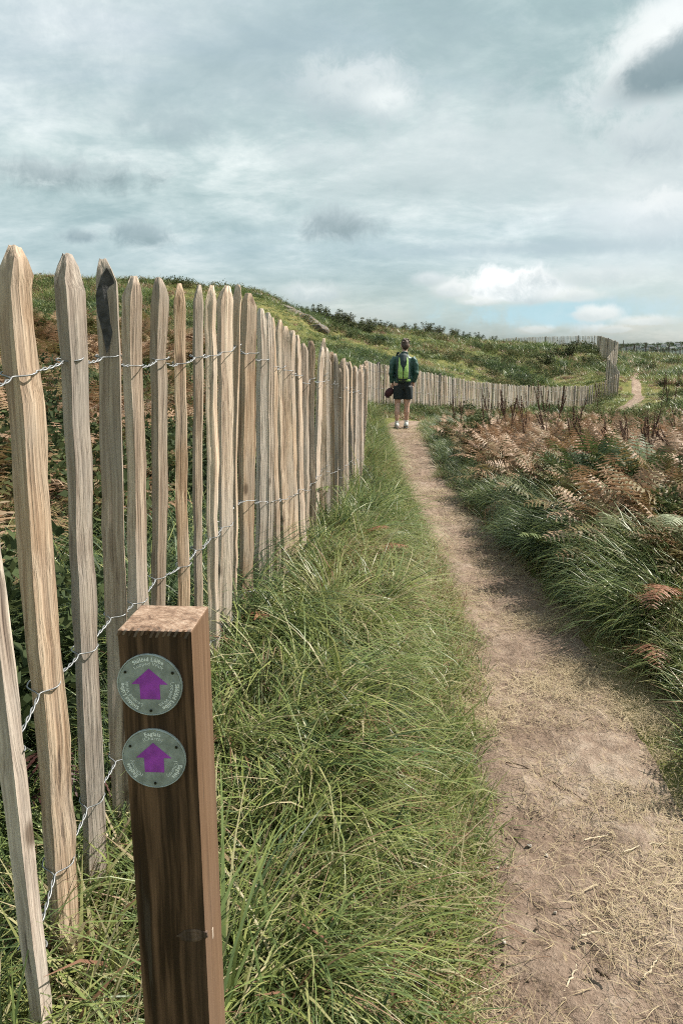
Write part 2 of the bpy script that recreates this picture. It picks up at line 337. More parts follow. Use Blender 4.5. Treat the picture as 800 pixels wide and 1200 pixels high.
def ground_mat():
    m, t, p, o = new_mat('hill_turf'); v = t.node('ShaderNodeTexCoord').outputs['Object']
    a = t.noise(v, .16, 5, .6, .4); b = t.noise(v, .9, 5, .62, .3); c = t.noise(v, 9, 5, .65); e = t.noise(v, 60, 3)
    f = t.math('ADD', t.math('ADD', t.math('MULTIPLY', a, .5), t.math('MULTIPLY', b, .3)), t.math('MULTIPLY', c, .2))
    col = t.ramp(f, [(.33, (.04, .05, .024)), (.42, (.085, .095, .035)), (.5, (.14, .15, .05)), (.57, (.20, .185, .075)), (.64, (.16, .11, .065)), (.72, (.10, .07, .05))])
    col = t.mul(.8, col, t.ramp(e, [(.3, (.5, .5, .5)), (.7, (1.25, 1.2, 1.15))]))
    t.put(p.inputs['Base Color'], col); p.inputs['Roughness'].default_value = .95; p.inputs['Specular IOR Level'].default_value = .1
    bp = t.node('ShaderNodeBump'); bp.inputs['Strength'].default_value = .8; bp.inputs['Distance'].default_value = .08
    t.put(bp.inputs['Height'], t.math('ADD', c, t.math('MULTIPLY', e, .3))); t.put(p.inputs['Normal'], bp.outputs[0]); return m
def path_mat():
    m, t, p, o = new_mat('trodden_earth'); v = t.node('ShaderNodeTexCoord').outputs['Object']
    a = t.noise(v, 1.3, 5, .6, .5); b = t.noise(v, 11, 6, .65, .3); c = t.noise(v, 75, 5, .7); d = t.noise(t.scalev(v, (60, 14, 30), rot=(0, 0, .5)), 1, 4, .7)
    f = t.math('ADD', t.math('ADD', t.math('MULTIPLY', a, .4), t.math('MULTIPLY', b, .35)), t.math('MULTIPLY', c, .25))
    col = t.ramp(f, [(.36, (.085, .06, .045)), (.44, (.18, .129, .098)), (.52, (.26, .194, .151)), (.62, (.37, .30, .24))])
    col = t.mix(t.math('MULTIPLY', t.smooth(d, .58, .70), .5), col, (.42, .33, .2))
    col = t.mix(t.math('MULTIPLY', t.smooth(c, .42, .28), .6), col, (.07, .05, .038))
    t.put(p.inputs['Base Color'], col); p.inputs['Roughness'].default_value = .95; p.inputs['Specular IOR Level'].default_value = .1
    bp = t.node('ShaderNodeBump'); bp.inputs['Strength'].default_value = .9; bp.inputs['Distance'].default_value = .035
    t.put(bp.inputs['Height'], t.math('ADD', b, t.math('MULTIPLY', c, .5))); t.put(p.inputs['Normal'], bp.outputs[0]); return m

# ------------------------------------------------------------------ setting: ground, path, far hill
def build_ground():
    rr = np.concatenate([[.12], np.geomspace(.4, 30, 190), np.geomspace(31, 130, 130), np.geomspace(135, 4500, 50)])
    th = np.concatenate([np.linspace(-math.pi, -.62, 60)[:-1], np.linspace(-.62, .62, 330), np.linspace(.62, math.pi, 60)[1:-1]])
    X = rr[:, None]*np.sin(th)[None]; Y = rr[:, None]*np.cos(th)[None]
    Z = zb(X, Y); pd = path_d(X, Y).reshape(X.shape); Z = Z-.05*(1-sstep(pd, -.12, .03))
    V = np.stack([X, Y, Z], -1).reshape(-1, 3); Q = grid_quads(len(rr), len(th), True)[:, ::-1]
    me = mesh_np('ground', V, Q, True); o = link('ground', me, ground_mat()); tag(o, 'grassy ground rising to a rough green hill on the left', 'ground', kind='structure')
def build_path():
    p = PL; seg = np.hypot(np.diff(p[:, 0]), np.diff(p[:, 1])); s = np.concatenate([[0], np.cumsum(seg)])
    ss = [3.2]; 
    while ss[-1] < s[-1]:
        x = np.interp(ss[-1], s, p[:, 0]); y = np.interp(ss[-1], s, p[:, 1]); ss.append(ss[-1]+max(.018, .008*math.hypot(x, y)))
    ss = np.array(ss[:-1]); x = np.interp(ss, s, p[:, 0]); y = np.interp(ss, s, p[:, 1]); w = np.interp(ss, s, p[:, 2])
    tx = np.gradient(x); ty = np.gradient(y); n = np.hypot(tx, ty); nx, ny = ty/n, -tx/n
    u = np.linspace(-1, 1, 64)
    wob = 1.12+(fbm(ss*.9, ss*0, 21, 3)[:, None]-.5)*.35*np.abs(u)[None]
    X = x[:, None]+nx[:, None]*u*w[:, None]*wob; Y = y[:, None]+ny[:, None]*u*w[:, None]*wob
    near = np.exp(-np.hypot(X, Y)/9)
    rel = (fbm(X*5, Y*5, 31, 4)-.5)*.065+(fbm(X*20, Y*20, 37, 4, .6)-.5)*.038*near
    Z = zb(X, Y)+.012*(1-np.abs(u)**4*2.6)[None]+rel*(1-np.abs(u)[None]**6)-.018*np.exp(-(u/.5)**2)[None]
    me = mesh_np('footpath', np.stack([X, Y, Z], -1).reshape(-1, 3), grid_quads(len(ss), 64), True)
    tag(link('footpath', me, path_mat()), 'narrow trodden earth path with dry straw running to the hiker', 'path', kind='structure')
def build_far():
    m, t, p, o = new_mat('far_fields'); v = t.node('ShaderNodeTexCoord').outputs['Object']
    n = t.noise(v, .012, 5, .6, .5); t.put(p.inputs['Base Color'], t.ramp(n, [(.4, (.035, .06, .055)), (.5, (.055, .08, .07)), (.6, (.09, .115, .085))])); p.inputs['Roughness'].default_value = 1
    xs = np.linspace(250, 2600, 90); ys = np.linspace(1150, 2100, 24)
    X, Y = np.meshgrid(xs, ys, indexing='ij'); k = np.exp(-((Y-1500)/230)**2)
    prof = np.interp(X, [250, 430, 530, 640, 700, 900, 1200, 2600], [0, 14, 20, 25, 27, 29, 34, 40])
    Z = -12+prof*k*(.9+.3*(fbm(X*.006, Y*.006, 41, 3)-.5))
    global far_z; far_z = lambda x, y: float(np.interp(x, [250, 430, 530, 640, 700, 900, 1200, 2600], [0, 14, 20, 25, 27, 29, 34, 40])*math.exp(-((y-1500)/230)**2)*(.9+.3*(float(fbm(x*.006, y*.006, 41, 3))-.5))-12)
    tag(link('distant_hill', mesh_np('distant_hill', np.stack([X, Y, Z], -1).reshape(-1, 3), grid_quads(90, 24), True), m), 'low dark wooded hill on the horizon at far right', 'hill', kind='structure')
build_ground(); build_path(); build_far()
# ------------------------------------------------------------------ palings, wires, fences
def paling_mesh(L, w, d, seed, nr=26, n=18, tip=.07, bend=.008, rough=1.0):
    r = np.random.default_rng(seed)
    th = np.arange(n)/n*2*np.pi+math.pi/n
    nc = 4 if r.uniform() < .7 else 5; ca = np.arange(nc)/nc*2*np.pi+(math.pi/4 if nc == 4 else r.uniform(0, 1))+r.normal(0, .16, nc); cr = r.uniform(1.02, 1.36, nc)
    C_ = np.stack([np.cos(ca)*cr, np.sin(ca)*cr], -1); per = n//nc; extra = n-per*nc; pts = []; corner = set()
    for k in range(nc):                     # riven faces meeting at sharp arrises
        m_ = per+(1 if k < extra else 0); corner.add(len(pts))
        for j in range(m_): pts.append(C_[k]*(1-j/m_)+C_[(k+1) % nc]*(j/m_)+(r.normal(0, .035, 2) if j else 0))
    pts = np.array(pts); base = np.hypot(pts[:, 0], pts[:, 1])*(1+r.uniform(-.075, .03, n)*rough); corner |= set(int(i) for i in r.choice(n, n//2, replace=False)); th = np.arctan2(pts[:, 1], pts[:, 0])
    zz = np.concatenate([np.linspace(0, L-tip, nr-3), [L-tip*.7, L-tip*.36, L]])
    s = zz/L; bx = np.cumsum(r.normal(0, 1, nr)); bx = (bx-np.linspace(bx[0], bx[-1], nr))*bend*.16; by = np.cumsum(r.normal(0, 1, nr)); by = (by-np.linspace(by[0], by[-1], nr))*bend*.3
    wn = 1+.06*np.sin(s*r.uniform(3, 8)+r.uniform(0, 6))*rough+r.normal(0, .022, nr)*rough
    tk = np.ones(nr); tk[-3:] = [1.0, .70, .33]; tx = np.zeros(nr); tx[-3:] = np.array([.05, .25, .5])*r.uniform(-.5, .5)*w
    kn = r.uniform(.2, .85); wn = wn+.11*np.exp(-((s-kn)/.03)**2)*rough
    ang = r.normal(0, .05)*s[:, None]*4
    prof = base[None]*(1+r.normal(0, .022, (nr, n))*rough)
    X = (np.cos(th[None]+ang)*prof*w/2*(wn*tk)[:, None])+(bx+tx)[:, None]; Y = np.sin(th[None]+ang)*prof*d/2*(wn*np.sqrt(tk))[:, None]+by[:, None]
    V = np.stack([X, Y, np.broadcast_to(zz[:, None], X.shape)], -1); V[-1, :, 2] -= np.abs(r.normal(0, .004, n))
    V = V.reshape(-1, 3); faces = [tuple(q) for q in grid_quads(nr, n, True)]+[tuple(range(n-1, -1, -1)), tuple((nr-1)*n+np.arange(n))]
    me = mesh_py('paling', V, faces); me.polygons.foreach_set('use_smooth', [True]*len(me.polygons)); me.materials.append(PALING)
    sh = [False]*len(me.edges); pass
    for e in me.edges:
        a, b = e.vertices
        if a % n == b % n and a % n in corner: sh[e.index] = True
    me.attributes.new('sharp_edge', 'BOOLEAN', 'EDGE').data.foreach_set('value', sh)
    return me
def spot(i, p0, p1, w, d, L_, seed, yaw, parent, mesh=None):
    """p0 base, p1 top (world); a leaning paling."""
    v = Vector(p1)-Vector(p0); L = v.length
    me = mesh or paling_mesh(L, w, d, seed)
    o = link('paling', me, None, parent, p0); q = Vector((0, 0, 1)).rotation_difference(v.normalized()) @ Matrix.Rotation(yaw, 3, 'Z').to_quaternion()
    o.rotation_mode = 'QUATERNION'; o.rotation_quaternion = q
    if mesh: o.scale = (w/.045, d/.032, L/1.25)
    return o
# near palings measured on the photograph: top px, top py, second px at py2, width px
NEAR = [(-58, 285, -42, 600, 34, 47, 1191), (12, 286, 53, 689, 37, 84, 1191), (77, 296, 87, 689, 28, 113, 1030), (124, 302, 131, 700, 25, 143, 950), (154, 322, 163, 700, 21, 165, 900),
        (189, 325, 186, 700, 18, 184, 850), (211, 332, 216, 700, 17, 217, 800), (231, 333, 233, 700, 15, 233, 780), (247, 334, 250, 700, 15, 251, 765), (263, 334, 264, 700, 19, 263, 765),
        (278, 333, 275, 700, 8, 274, 757), (293, 343, 289, 700, 21, 288, 740), (308, 361, 306, 680, 14, 305, 730), (314, 366, 317, 680, 8, 317, 700), (320, 372, 323, 660, 10, 324, 690),
        (327, 374, 332, 660, 12, 333, 690), (335, 382, 339, 640, 13, 340, 665), (341, 387, 345, 640, 9, 346, 660), (348, 392, 351, 620, 11, 352, 650), (357, 402, 358, 620, 11, 358, 640), (364, 399, 366, 620, 9, 366, 635), (377, 406, 370, 600, 10, 369, 620)]
fence1 = empty('paling_fence', (-.5, 1.3, .47)); bpy.context.view_layer.update()
tag(fence1, 'nearest chestnut paling fence, tall wired pales beside the waymarker and left of the path', 'fence')
stations = []                              # (X, Y, base z, top z, depth, width) per paling, for the wires
def solve_Y(px, py):
    a = ratio(px, py)[0]; ys = np.linspace(.8, 8, 2000); return float(ys[np.argmin(np.abs(a*ys-fence_x(ys)))])
def child_local(par, p): return Vector(p)-par.location
for i, (tx, ty, mx, my, wpx, bx, by) in enumerate(NEAR):
    Y = solve_Y(tx, ty) if i else 1.10
    w = max(.026, min(.062, wpx*Y/F*.93)); T = Vector(at(tx, ty, Y)); Bp = Vector(at(bx, by, Y)); 
    gz = float(fence_g(Y))-.06; k = (gz-T.z)/(Bp.z-T.z); B0 = T+(Bp-T)*k
    dep = w*.62 if wpx > 9 else .045
    o = spot(i, child_local(fence1, B0), child_local(fence1, T), w, dep, None, 100+i, R(18 if i == 3 else random.uniform(36, 58)), fence1)
    stations.append((B0, T, w, dep))
    if i == 3:                              # dark bark left on the tip
        V = []; Lp = (T-B0).length
        for a, b, c in ((.05, -.012, 0), (-.5, -.035, 0), (-1.0, -.075, 0), (-.95, -.12, 0), (-.55, -.165, 0), (-.15, -.225, 0), (.25, -.19, 0), (.8, -.125, 0), (1.0, -.075, 0), (.6, -.035, 0)): V.append((a*w*.5, -dep*.5-.0075+abs(a)*.006, Lp-.012+b*.85))
        n = len(V); V += [(x, y+.022, z) for x, y, z in V]
        fs = [tuple(range(n))]+[(j, j+n, (j+1) % n+n, (j+1) % n) for j in range(n)]
        link('bark', mesh_py('bark', V, fs), BARK, o); o['label'] = 'paling with a dark bark patch left on its pointed tip'
lib = [paling_mesh(1.25, .045, .032, 500+k, 16, 12) for k in range(14)]
Y = solve_Y(377, 406)+.06; k = 0
while Y < 18.75:
    X = float(fence_x(Y)); hz = float(top_z(Y))+random.gauss(0, .03); gz = float(fence_g(Y))-.05
    ln = random.gauss(0, .018); w = random.uniform(.034, .055); T = Vector((X+random.gauss(0, .008), Y+ln*1.1, hz)); B0 = Vector((X, Y-ln, gz))
    spot(k, child_local(fence1, B0), child_local(fence1, T), w, random.uniform(.026, .038), None, 0, R(random.uniform(-10, 35))+(math.pi if random.random() < .5 else 0), fence1, lib[k % 14])
    stations.append((B0, T, w, .032)); Y += random.uniform(.078, .13) if Y < 9 else random.uniform(.095, .13); k += 1
stations.sort(key=lambda s: s[0].y)
def wire_mesh(stns, drop, detail, amp=.006, rad=.0016, sag=.012):
    A, B = [], []
    r = random.Random(int(drop*1000))
    pts = []
    for B0, T, w, d in stns:
        f = (T-B0); kk = 1-(drop+r.gauss(0, amp))/f.length; pts.append((B0+f*kk, w, d))
    for j in range(len(pts)-1):
        (p, w, d), (q, w2, d2) = pts[j], pts[j+1]; dv = q-p; L = dv.length
        tang = dv.normalized(); nrm = Vector((tang.y, -tang.x, 0)).normalized(); upv = Vector((0, 0, 1))
        n = detail if L < 1 else 2
        sg = sag*r.uniform(.2, 1.3)
        for i in range(n):
            t = i/n; c = p.lerp(q, t)-upv*sg*math.sin(math.pi*t)
            xa = t*L; e0 = math.exp(-(xa/(w*.55))**4); e1 = math.exp(-((L-xa)/(w2*.55))**4)
            off = e0*(w*.52+.003)+e1*(w2*.52+.003); tw = max(0, 1-e0-e1); ph = t*2*math.pi*round(max(2, L/.05))
            A.append(c+nrm*(off+tw*.0022*math.cos(ph))+upv*(tw*.0022*math.sin(ph)+.0015*e0)); B.append(c-nrm*(off+tw*.0022*math.cos(ph))-upv*tw*.0022*math.sin(ph))
    parts = [tube(np.array([tuple(v) for v in Z]), rad, 5) for Z in (A, B)]
    return merge(parts)
st = [(child_local(fence1, a), child_local(fence1, b), w, d) for a, b, w, d in stations]
nst = [s for s, q in zip(st, stations) if q[0].y < 7.5]; fst = [s for s, q in zip(st, stations) if q[0].y >= 7.2]
for dr in (.205, .80, 1.17):
    V, Q = merge([wire_mesh(nst[:24], dr, 48, .006, .0015), wire_mesh(nst[23:], dr, 12, .01, .0013), wire_mesh(fst, dr, 5, .01, .002)])
    link('wire', mesh_np('wire', V, Q, True), WIRE, fence1)
def pale_run(pts, spacing, parent, hgt, lib, posts=None, lean=.02):
    """pts: plan polyline with top z: (X, Y, ztop)."""
    P = np.array(pts); seg = np.hypot(np.diff(P[:, 0]), np.diff(P[:, 1])); s = np.concatenate([[0], np.cumsum(seg)])
    d = 0; out = []; k = 0
    while d < s[-1]:
        x, y, z = (float(np.interp(d, s, P[:, c])) for c in range(3)); j = min(len(seg)-1, int(np.searchsorted(s, d, 'right')-1)); a = math.atan2(P[j+1, 1]-P[j, 1], P[j+1, 0]-P[j, 0])
        z += random.gauss(0, .02); h = hgt*random.uniform(.94, 1.05); ln = random.gauss(0, lean)
        g = float(zb(np.array([x]), np.array([y]))[0]); zb0 = min(z-h, max(g-.05, z-h-.5))
        T = Vector((x+ln*math.cos(a), y+ln*math.sin(a), z)); B0 = Vector((x, y, zb0)); w = random.uniform(.036, .056)
        spot(k, child_local(parent, B0), child_local(parent, T), w, .034, None, 0, a+random.uniform(-.3, .3), parent, lib[k % len(lib)])
        out.append((child_local(parent, B0), child_local(parent, T), w, .034)); d += spacing*random.uniform(.8, 1.2); k += 1
    if posts:
        for d in np.arange(.6, s[-1], posts):
            x, y, z = (float(np.interp(d, s, P[:, c])) for c in range(3))
            B0 = Vector((x+.03, y+.06, z-hgt-.2)); T = Vector((x+.03, y+.06, z+.04))
            o = spot(0, child_local(parent, B0), child_local(parent, T), .085, .08, None, 0, random.uniform(0, 3), parent, postm); o.name = 'support_post'
    return out
postm = paling_mesh(1.25, .045, .032, 900, 8, 8); postm.materials[0] = OLDPOST
loF = [paling_mesh(1.25, .045, .032, 700+k, 8, 6) for k in range(10)]
for m_ in loF: m_.materials[0] = PALING2
fence2 = empty('paling_fence', at(430, 479, 18.8)); tag(fence2, 'middle paling fence curving behind the hiker across the dip to the right', 'fence')
B_RUN = [at(430, 424, 18.85), at(450, 427, 19.7), at(500, 436.5, 22.2), at(560, 447.5, 26), at(600, 451.5, 29), at(650, 453, 32), at(690, 452, 34.2), at(708, 446, 34), at(725, 437, 33)]
s2 = pale_run(B_RUN, .098, fence2, 1.2, loF, 4.2)
fence3 = empty('paling_fence', at(725, 438, 33.3)); tag(fence3, 'farthest paling fence zigzagging up the rise and along the skyline ridge', 'fence')
C_RUN = [at(725, 438, 33.3), at(722, 430, 36), at(711, 419, 40), at(718, 410, 43), at(724, 401, 46), at(714, 397, 52), at(700, 393, 60), at(650, 394, 66), at(592, 396, 74)]
s3 = pale_run(C_RUN, .16, fence3, 1.2, loF, 5.0)
for s_, par in ((s2, fence2), (s3, fence3)):
    for dr in (.2, .62, 1.05):
        V, Q = wire_mesh(s_, dr, 2, .01, .002); link('wire', mesh_np('wire', V, Q), WIRE, par)

# ------------------------------------------------------------------ waymarker post
def box_bm(x0, x1, y0, y1, z0, z1, bev=.003, seg=2):
    bm = bmesh.new(); bmesh.ops.create_cube(bm, size=1)
    for v in bm.verts: v.co = Vector((x0 if v.co.x < 0 else x1, y0 if v.co.y < 0 else y1, z0 if v.co.z < 0 else z1))
    if bev: bmesh.ops.bevel(bm, geom=bm.edges[:], offset=bev, segments=seg, affect='EDGES', profile=.6)
    return bm
def endgrain_mat():
    m, t, p, o = new_mat('sawn_end_grain'); v = t.node('ShaderNodeTexCoord').outputs['Object']
    a = t.noise(v, 55, 5, .7, .5); b = t.noise(v, 330, 3, .6)
    w = t.node('ShaderNodeTexWave', wave_type='RINGS', rings_direction='Z'); t.put(w.inputs['Vector'], t.scalev(v, (1, 1, 0), (.06, .09, 0))); w.inputs['Scale'].default_value = 38; w.inputs['Distortion'].default_value = 2.5
    c = t.ramp(a, [(.36, (.07, .04, .024)), (.46, (.19, .12, .08)), (.56, (.30, .21, .15)), (.7, (.40, .30, .23))]); c = t.mix(t.math('MULTIPLY', w.outputs['Fac'], .35), c, (.2, .11, .065)); c = t.mix(t.math('MULTIPLY', t.smooth(b, .45, .32), .7), c, (.06, .035, .02))
    t.put(p.inputs['Base Color'], c); p.inputs['Roughness'].default_value = .85
    bp = t.node('ShaderNodeBump'); bp.inputs['Strength'].default_value = .5; bp.inputs['Distance'].default_value = .003; t.put(bp.inputs['Height'], b); t.put(p.inputs['Normal'], bp.outputs[0]); return m
PZ = at(178, 740, .907)[2]; post = empty('waymarker_post', (-.2415, .958, .36), R(-3))
tag(post, 'square brown timber waymarker post with two round arrow discs', 'signpost')
hz = PZ-.36; hw = .0492
bm = box_bm(-hw, hw, -hw, hw, -.15, hz, .0025)
bmesh.ops.subdivide_edges(bm, edges=[e for e in bm.edges if e.calc_length() > .3], cuts=40)
me = bm_mesh('timber', bm); 
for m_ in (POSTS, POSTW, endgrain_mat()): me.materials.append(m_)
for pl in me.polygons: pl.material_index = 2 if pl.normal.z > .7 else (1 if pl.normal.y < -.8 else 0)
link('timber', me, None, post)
for k in range(13):                         # saw-torn fibres on the front top edge
    x = -hw+.004+k*(2*hw-.008)/12+random.uniform(-.001, .001); bm = box_bm(x-.0021, x+.0018, -hw-.0012, -hw+.004+random.uniform(0, .004), hz-.006-random.uniform(0, .004), hz+.0008, .0006, 1)
    for v in bm.verts: v.co.x += (v.co.z-hz)*.5
    link('splinter', bm_mesh('splinter', bm), POSTS, post)
V = []; n = 18
for rr, yy in ((1, -hw+.004), (1, -hw-.0006), (.72, -hw-.0012), (.45, -hw-.0006), (.2, -hw-.001)): V += [(.030+rr*.021*math.cos(a/n*6.2832)*(1+.15*math.sin(a*2.3)), yy, .435+rr*.0105*math.sin(a/n*6.2832)+.1*rr*.02*math.cos(a/n*6.2832)) for a in range(n)]
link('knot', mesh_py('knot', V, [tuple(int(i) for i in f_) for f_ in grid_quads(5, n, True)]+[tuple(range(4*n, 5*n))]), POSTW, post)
bm = box_bm(hw-.002, hw+.0006, -.012, -.006, .395, .412, .0005, 1); link('paint_fleck', bm_mesh('paint_fleck', bm), flat_mat('pale_fleck', (.34, .28, .23), .8), post)
DISC = flat_mat('grey_disc_plastic', (.25, .28, .27), .42, 0, .22, 70); RIMM = flat_mat('disc_rim', (.33, .37, .36), .4, 0, .2, 60); PURPLE = flat_mat('purple_print', (.30, .045, .40), .5, 0, .22, 60); INK = flat_mat('white_print', (.78, .82, .80), .6, 0, .1, 200); SCREW = flat_mat('dark_screw', (.03, .03, .03), .35, .8)
def cyl(name, r, y0, y1, n, mat, parent, c=(0, 0), bev=True):
    V = []
    rings = [(r, y0), (r, y1*.6+y0*.4), (r*.985 if bev else r, y1)]
    for rr, yy in rings: V += [(c[0]+rr*math.cos(a/n*2*math.pi), yy, c[1]+rr*math.sin(a/n*2*math.pi)) for a in range(n)]
    fs = [tuple(map(int, q)) for q in grid_quads(3, n, True)]+[tuple(2*n+np.arange(n))]
    me = mesh_py(name, V, [tuple(int(i) for i in f) for f in fs]); 
    return link(name, me, mat, parent)
def ring_text(s, size, Rr, rot, bold, parent, y):
    cu = bpy.data.curves.new('text', 'FONT'); cu.body = s; cu.size = size; cu.align_x = 'CENTER'; cu.extrude = 0; cu.offset = .00022 if bold else 0; cu.space_character = 1.06; cu.resolution_u = 3
    tmp = bpy.data.objects.new('tmp', cu); COL.objects.link(tmp); bpy.context.view_layer.update()
    me = bpy.data.meshes.new_from_object(tmp.evaluated_get(bpy.context.evaluated_depsgraph_get())); bpy.data.objects.remove(tmp)
    for v in me.vertices:
        a = v.co.x/Rr+rot; r = Rr+v.co.y; v.co = (r*math.sin(a), y, r*math.cos(a))
    o = link('lettering', me, None, parent); me.materials.clear(); me.materials.append(INK); return o
def disc(px, py, l1, l2, s1, s2):
    yf = .958-hw; p = Vector(at(px, py, yf)); lx = p.x+.2415; lz = p.z-.36
    RD = .0437
    d = cyl('waymark_disc', RD-.0016, 0, -.0032, 56, DISC, post); d.location = (lx, -hw, lz)
    Vr = []; n = 56
    for rr, yy in ((RD, 0), (RD, -.0032), (RD-.0006, -.0039), (RD-.0016, -.0036), (RD-.0018, -.002)): Vr += [(rr*math.cos(a/n*2*math.pi), yy, rr*math.sin(a/n*2*math.pi)) for a in range(n)]
    link('rim', mesh_np('rim', Vr, grid_quads(5, n, True), True), RIMM, d)
    a = [(0, .0232), (.0243, .0010), (.0134, .0010), (.0134, -.0205), (-.0134, -.0205), (-.0134, .0010), (-.0243, .0010)]
    V = [(x, -.0036, z+.0005) for x, z in a]+[(x, -.0030, z+.0005) for x, z in a]
    link('arrow', mesh_py('arrow', V, [(0, 1, 6), (2, 3, 4, 5), (1, 2, 5, 6)]+[(j, j+7, (j+1) % 7+7, (j+1) % 7) for j in range(7)]), PURPLE, d)
    for k in range(3):
        ring_text(l1, s1, .0345, k*2*math.pi/3, True, d, -.0036); ring_text(l2, s2, .0285, k*2*math.pi/3, False, d, -.0036)
        an = math.pi/3+k*2*math.pi/3; cyl('screw', .0019, -.003, -.0044, 10, SCREW, d, (.0365*math.sin(an), .0365*math.cos(an)))
    return d
disc(178.5, 802, 'Siúlóid Lúibe', 'Looped Walk', .0074, .0068)['label'] = 'upper grey disc lettered Looped Walk'
disc(183.5, 888, 'Eaglais', '(Church)', .0078, .0068)['label'] = 'lower grey disc lettered Church'
# ------------------------------------------------------------------ the hiker
def loft(rings, n=16):
    """rings: (cx, cy, cz, rx, ry) along any axis; closed with end caps."""
    P = np.array(rings, float); m = len(P); T = np.gradient(P[:, :3], axis=0); T /= np.linalg.norm(T, axis=1)[:, None]+1e-9
    A = np.cross(T, [0, 1, 0]); bad = np.linalg.norm(A, axis=1) < .2; A[bad] = np.cross(T[bad], [0, 0, 1]); A /= np.linalg.norm(A, axis=1)[:, None]; B = np.cross(A, T)
    th = np.arange(n)/n*2*np.pi
    V = (P[:, None, :3]+P[:, 3][:, None, None]*np.cos(th)[None, :, None]*A[:, None]+P[:, 4][:, None, None]*np.sin(th)[None, :, None]*B[:, None]).reshape(-1, 3)
    return V, [tuple(int(i) for i in q) for q in grid_quads(m, n, True)]+[tuple(range(n-1, -1, -1)), tuple(int(i) for i in (m-1)*n+np.arange(n))]
def chain(*pr): return loft([(p[0], p[1], p[2], p[3], p[4] if len(p) > 4 else p[3]) for p in pr], 12)
def ball(c, rx, ry, rz, k=7):
    a = np.linspace(.12, math.pi-.12, k); return loft([(c[0], c[1], c[2]-rz*math.cos(t), rx*math.sin(t), ry*math.sin(t)) for t in a], 14)
def fused(name, parts, voxel, mat, parent, smooth=6, dec=1.0, dent=None):
    V, Fc = [], []
    for v, f in parts: o = len(V); V += [tuple(x) for x in v]; Fc += [tuple(i+o for i in q) for q in f]
    me = mesh_py(name, V, Fc); bm = bmesh.new(); bm.from_mesh(me); bmesh.ops.recalc_face_normals(bm, faces=bm.faces); bm.to_mesh(me); bm.free()
    tmp = bpy.data.objects.new('tmp', me); COL.objects.link(tmp)
    r = tmp.modifiers.new('r', 'REMESH'); r.mode = 'VOXEL'; r.voxel_size = voxel
    if smooth: s = tmp.modifiers.new('s', 'SMOOTH'); s.iterations = smooth; s.factor = .5
    if dec < 1: d = tmp.modifiers.new('d', 'DECIMATE'); d.ratio = dec
    bpy.context.view_layer.update(); m2 = bpy.data.meshes.new_from_object(tmp.evaluated_get(bpy.context.evaluated_depsgraph_get())); bpy.data.objects.remove(tmp)
    m2.name = name; m2.polygons.foreach_set('use_smooth', [True]*len(m2.polygons)); m2.materials.clear()
    if dent:
        for v in m2.vertices: v.co += Vector(dent(v.co))
    return link(name, m2, mat, parent)
SKIN = flat_mat('skin', (.50, .31, .235), .5, 0, .08, 20); HAIR = flat_mat('dark_brown_hair', (.06, .036, .025), .6, 0, .4, 120, .4)
JACKET = flat_mat('dark_green_jacket', (.030, .085, .070), .5, 0, .2, 18, .15); SHORTS = flat_mat('navy_shorts', (.010, .017, .020), .75, 0, .25, 30, .2); WHITE = flat_mat('pale_fabric', (.62, .62, .60), .7, 0, .1, 50)
SHOE = flat_mat('grey_white_trainer', (.50, .52, .51), .6, 0, .15, 60); SOLE = flat_mat('dark_sole', (.05, .05, .05), .8); LIME = flat_mat('lime_pack_fabric', (.33, .52, .15), .6, 0, .14, 40, .2); PACK = flat_mat('dark_pack_fabric', (.014, .03, .034), .65, 0, .3, 40, .2); MAROON = flat_mat('maroon_cap_cloth', (.055, .016, .02), .8, 0, .35, 40, .2); ZIP = flat_mat('black_zip', (.008, .01, .01), .5)
HX, HY = at(471.5, 502, 15.3)[:2]; HZ = float(zb(np.array([HX]), np.array([HY]))[0])
hik = empty('person', (HX, HY, HZ)); hik.scale = (1.0, 1.0, 1.0)
tag(hik, 'hiker in dark green jacket, dark shorts and pale trainers walking away on the path', 'person')
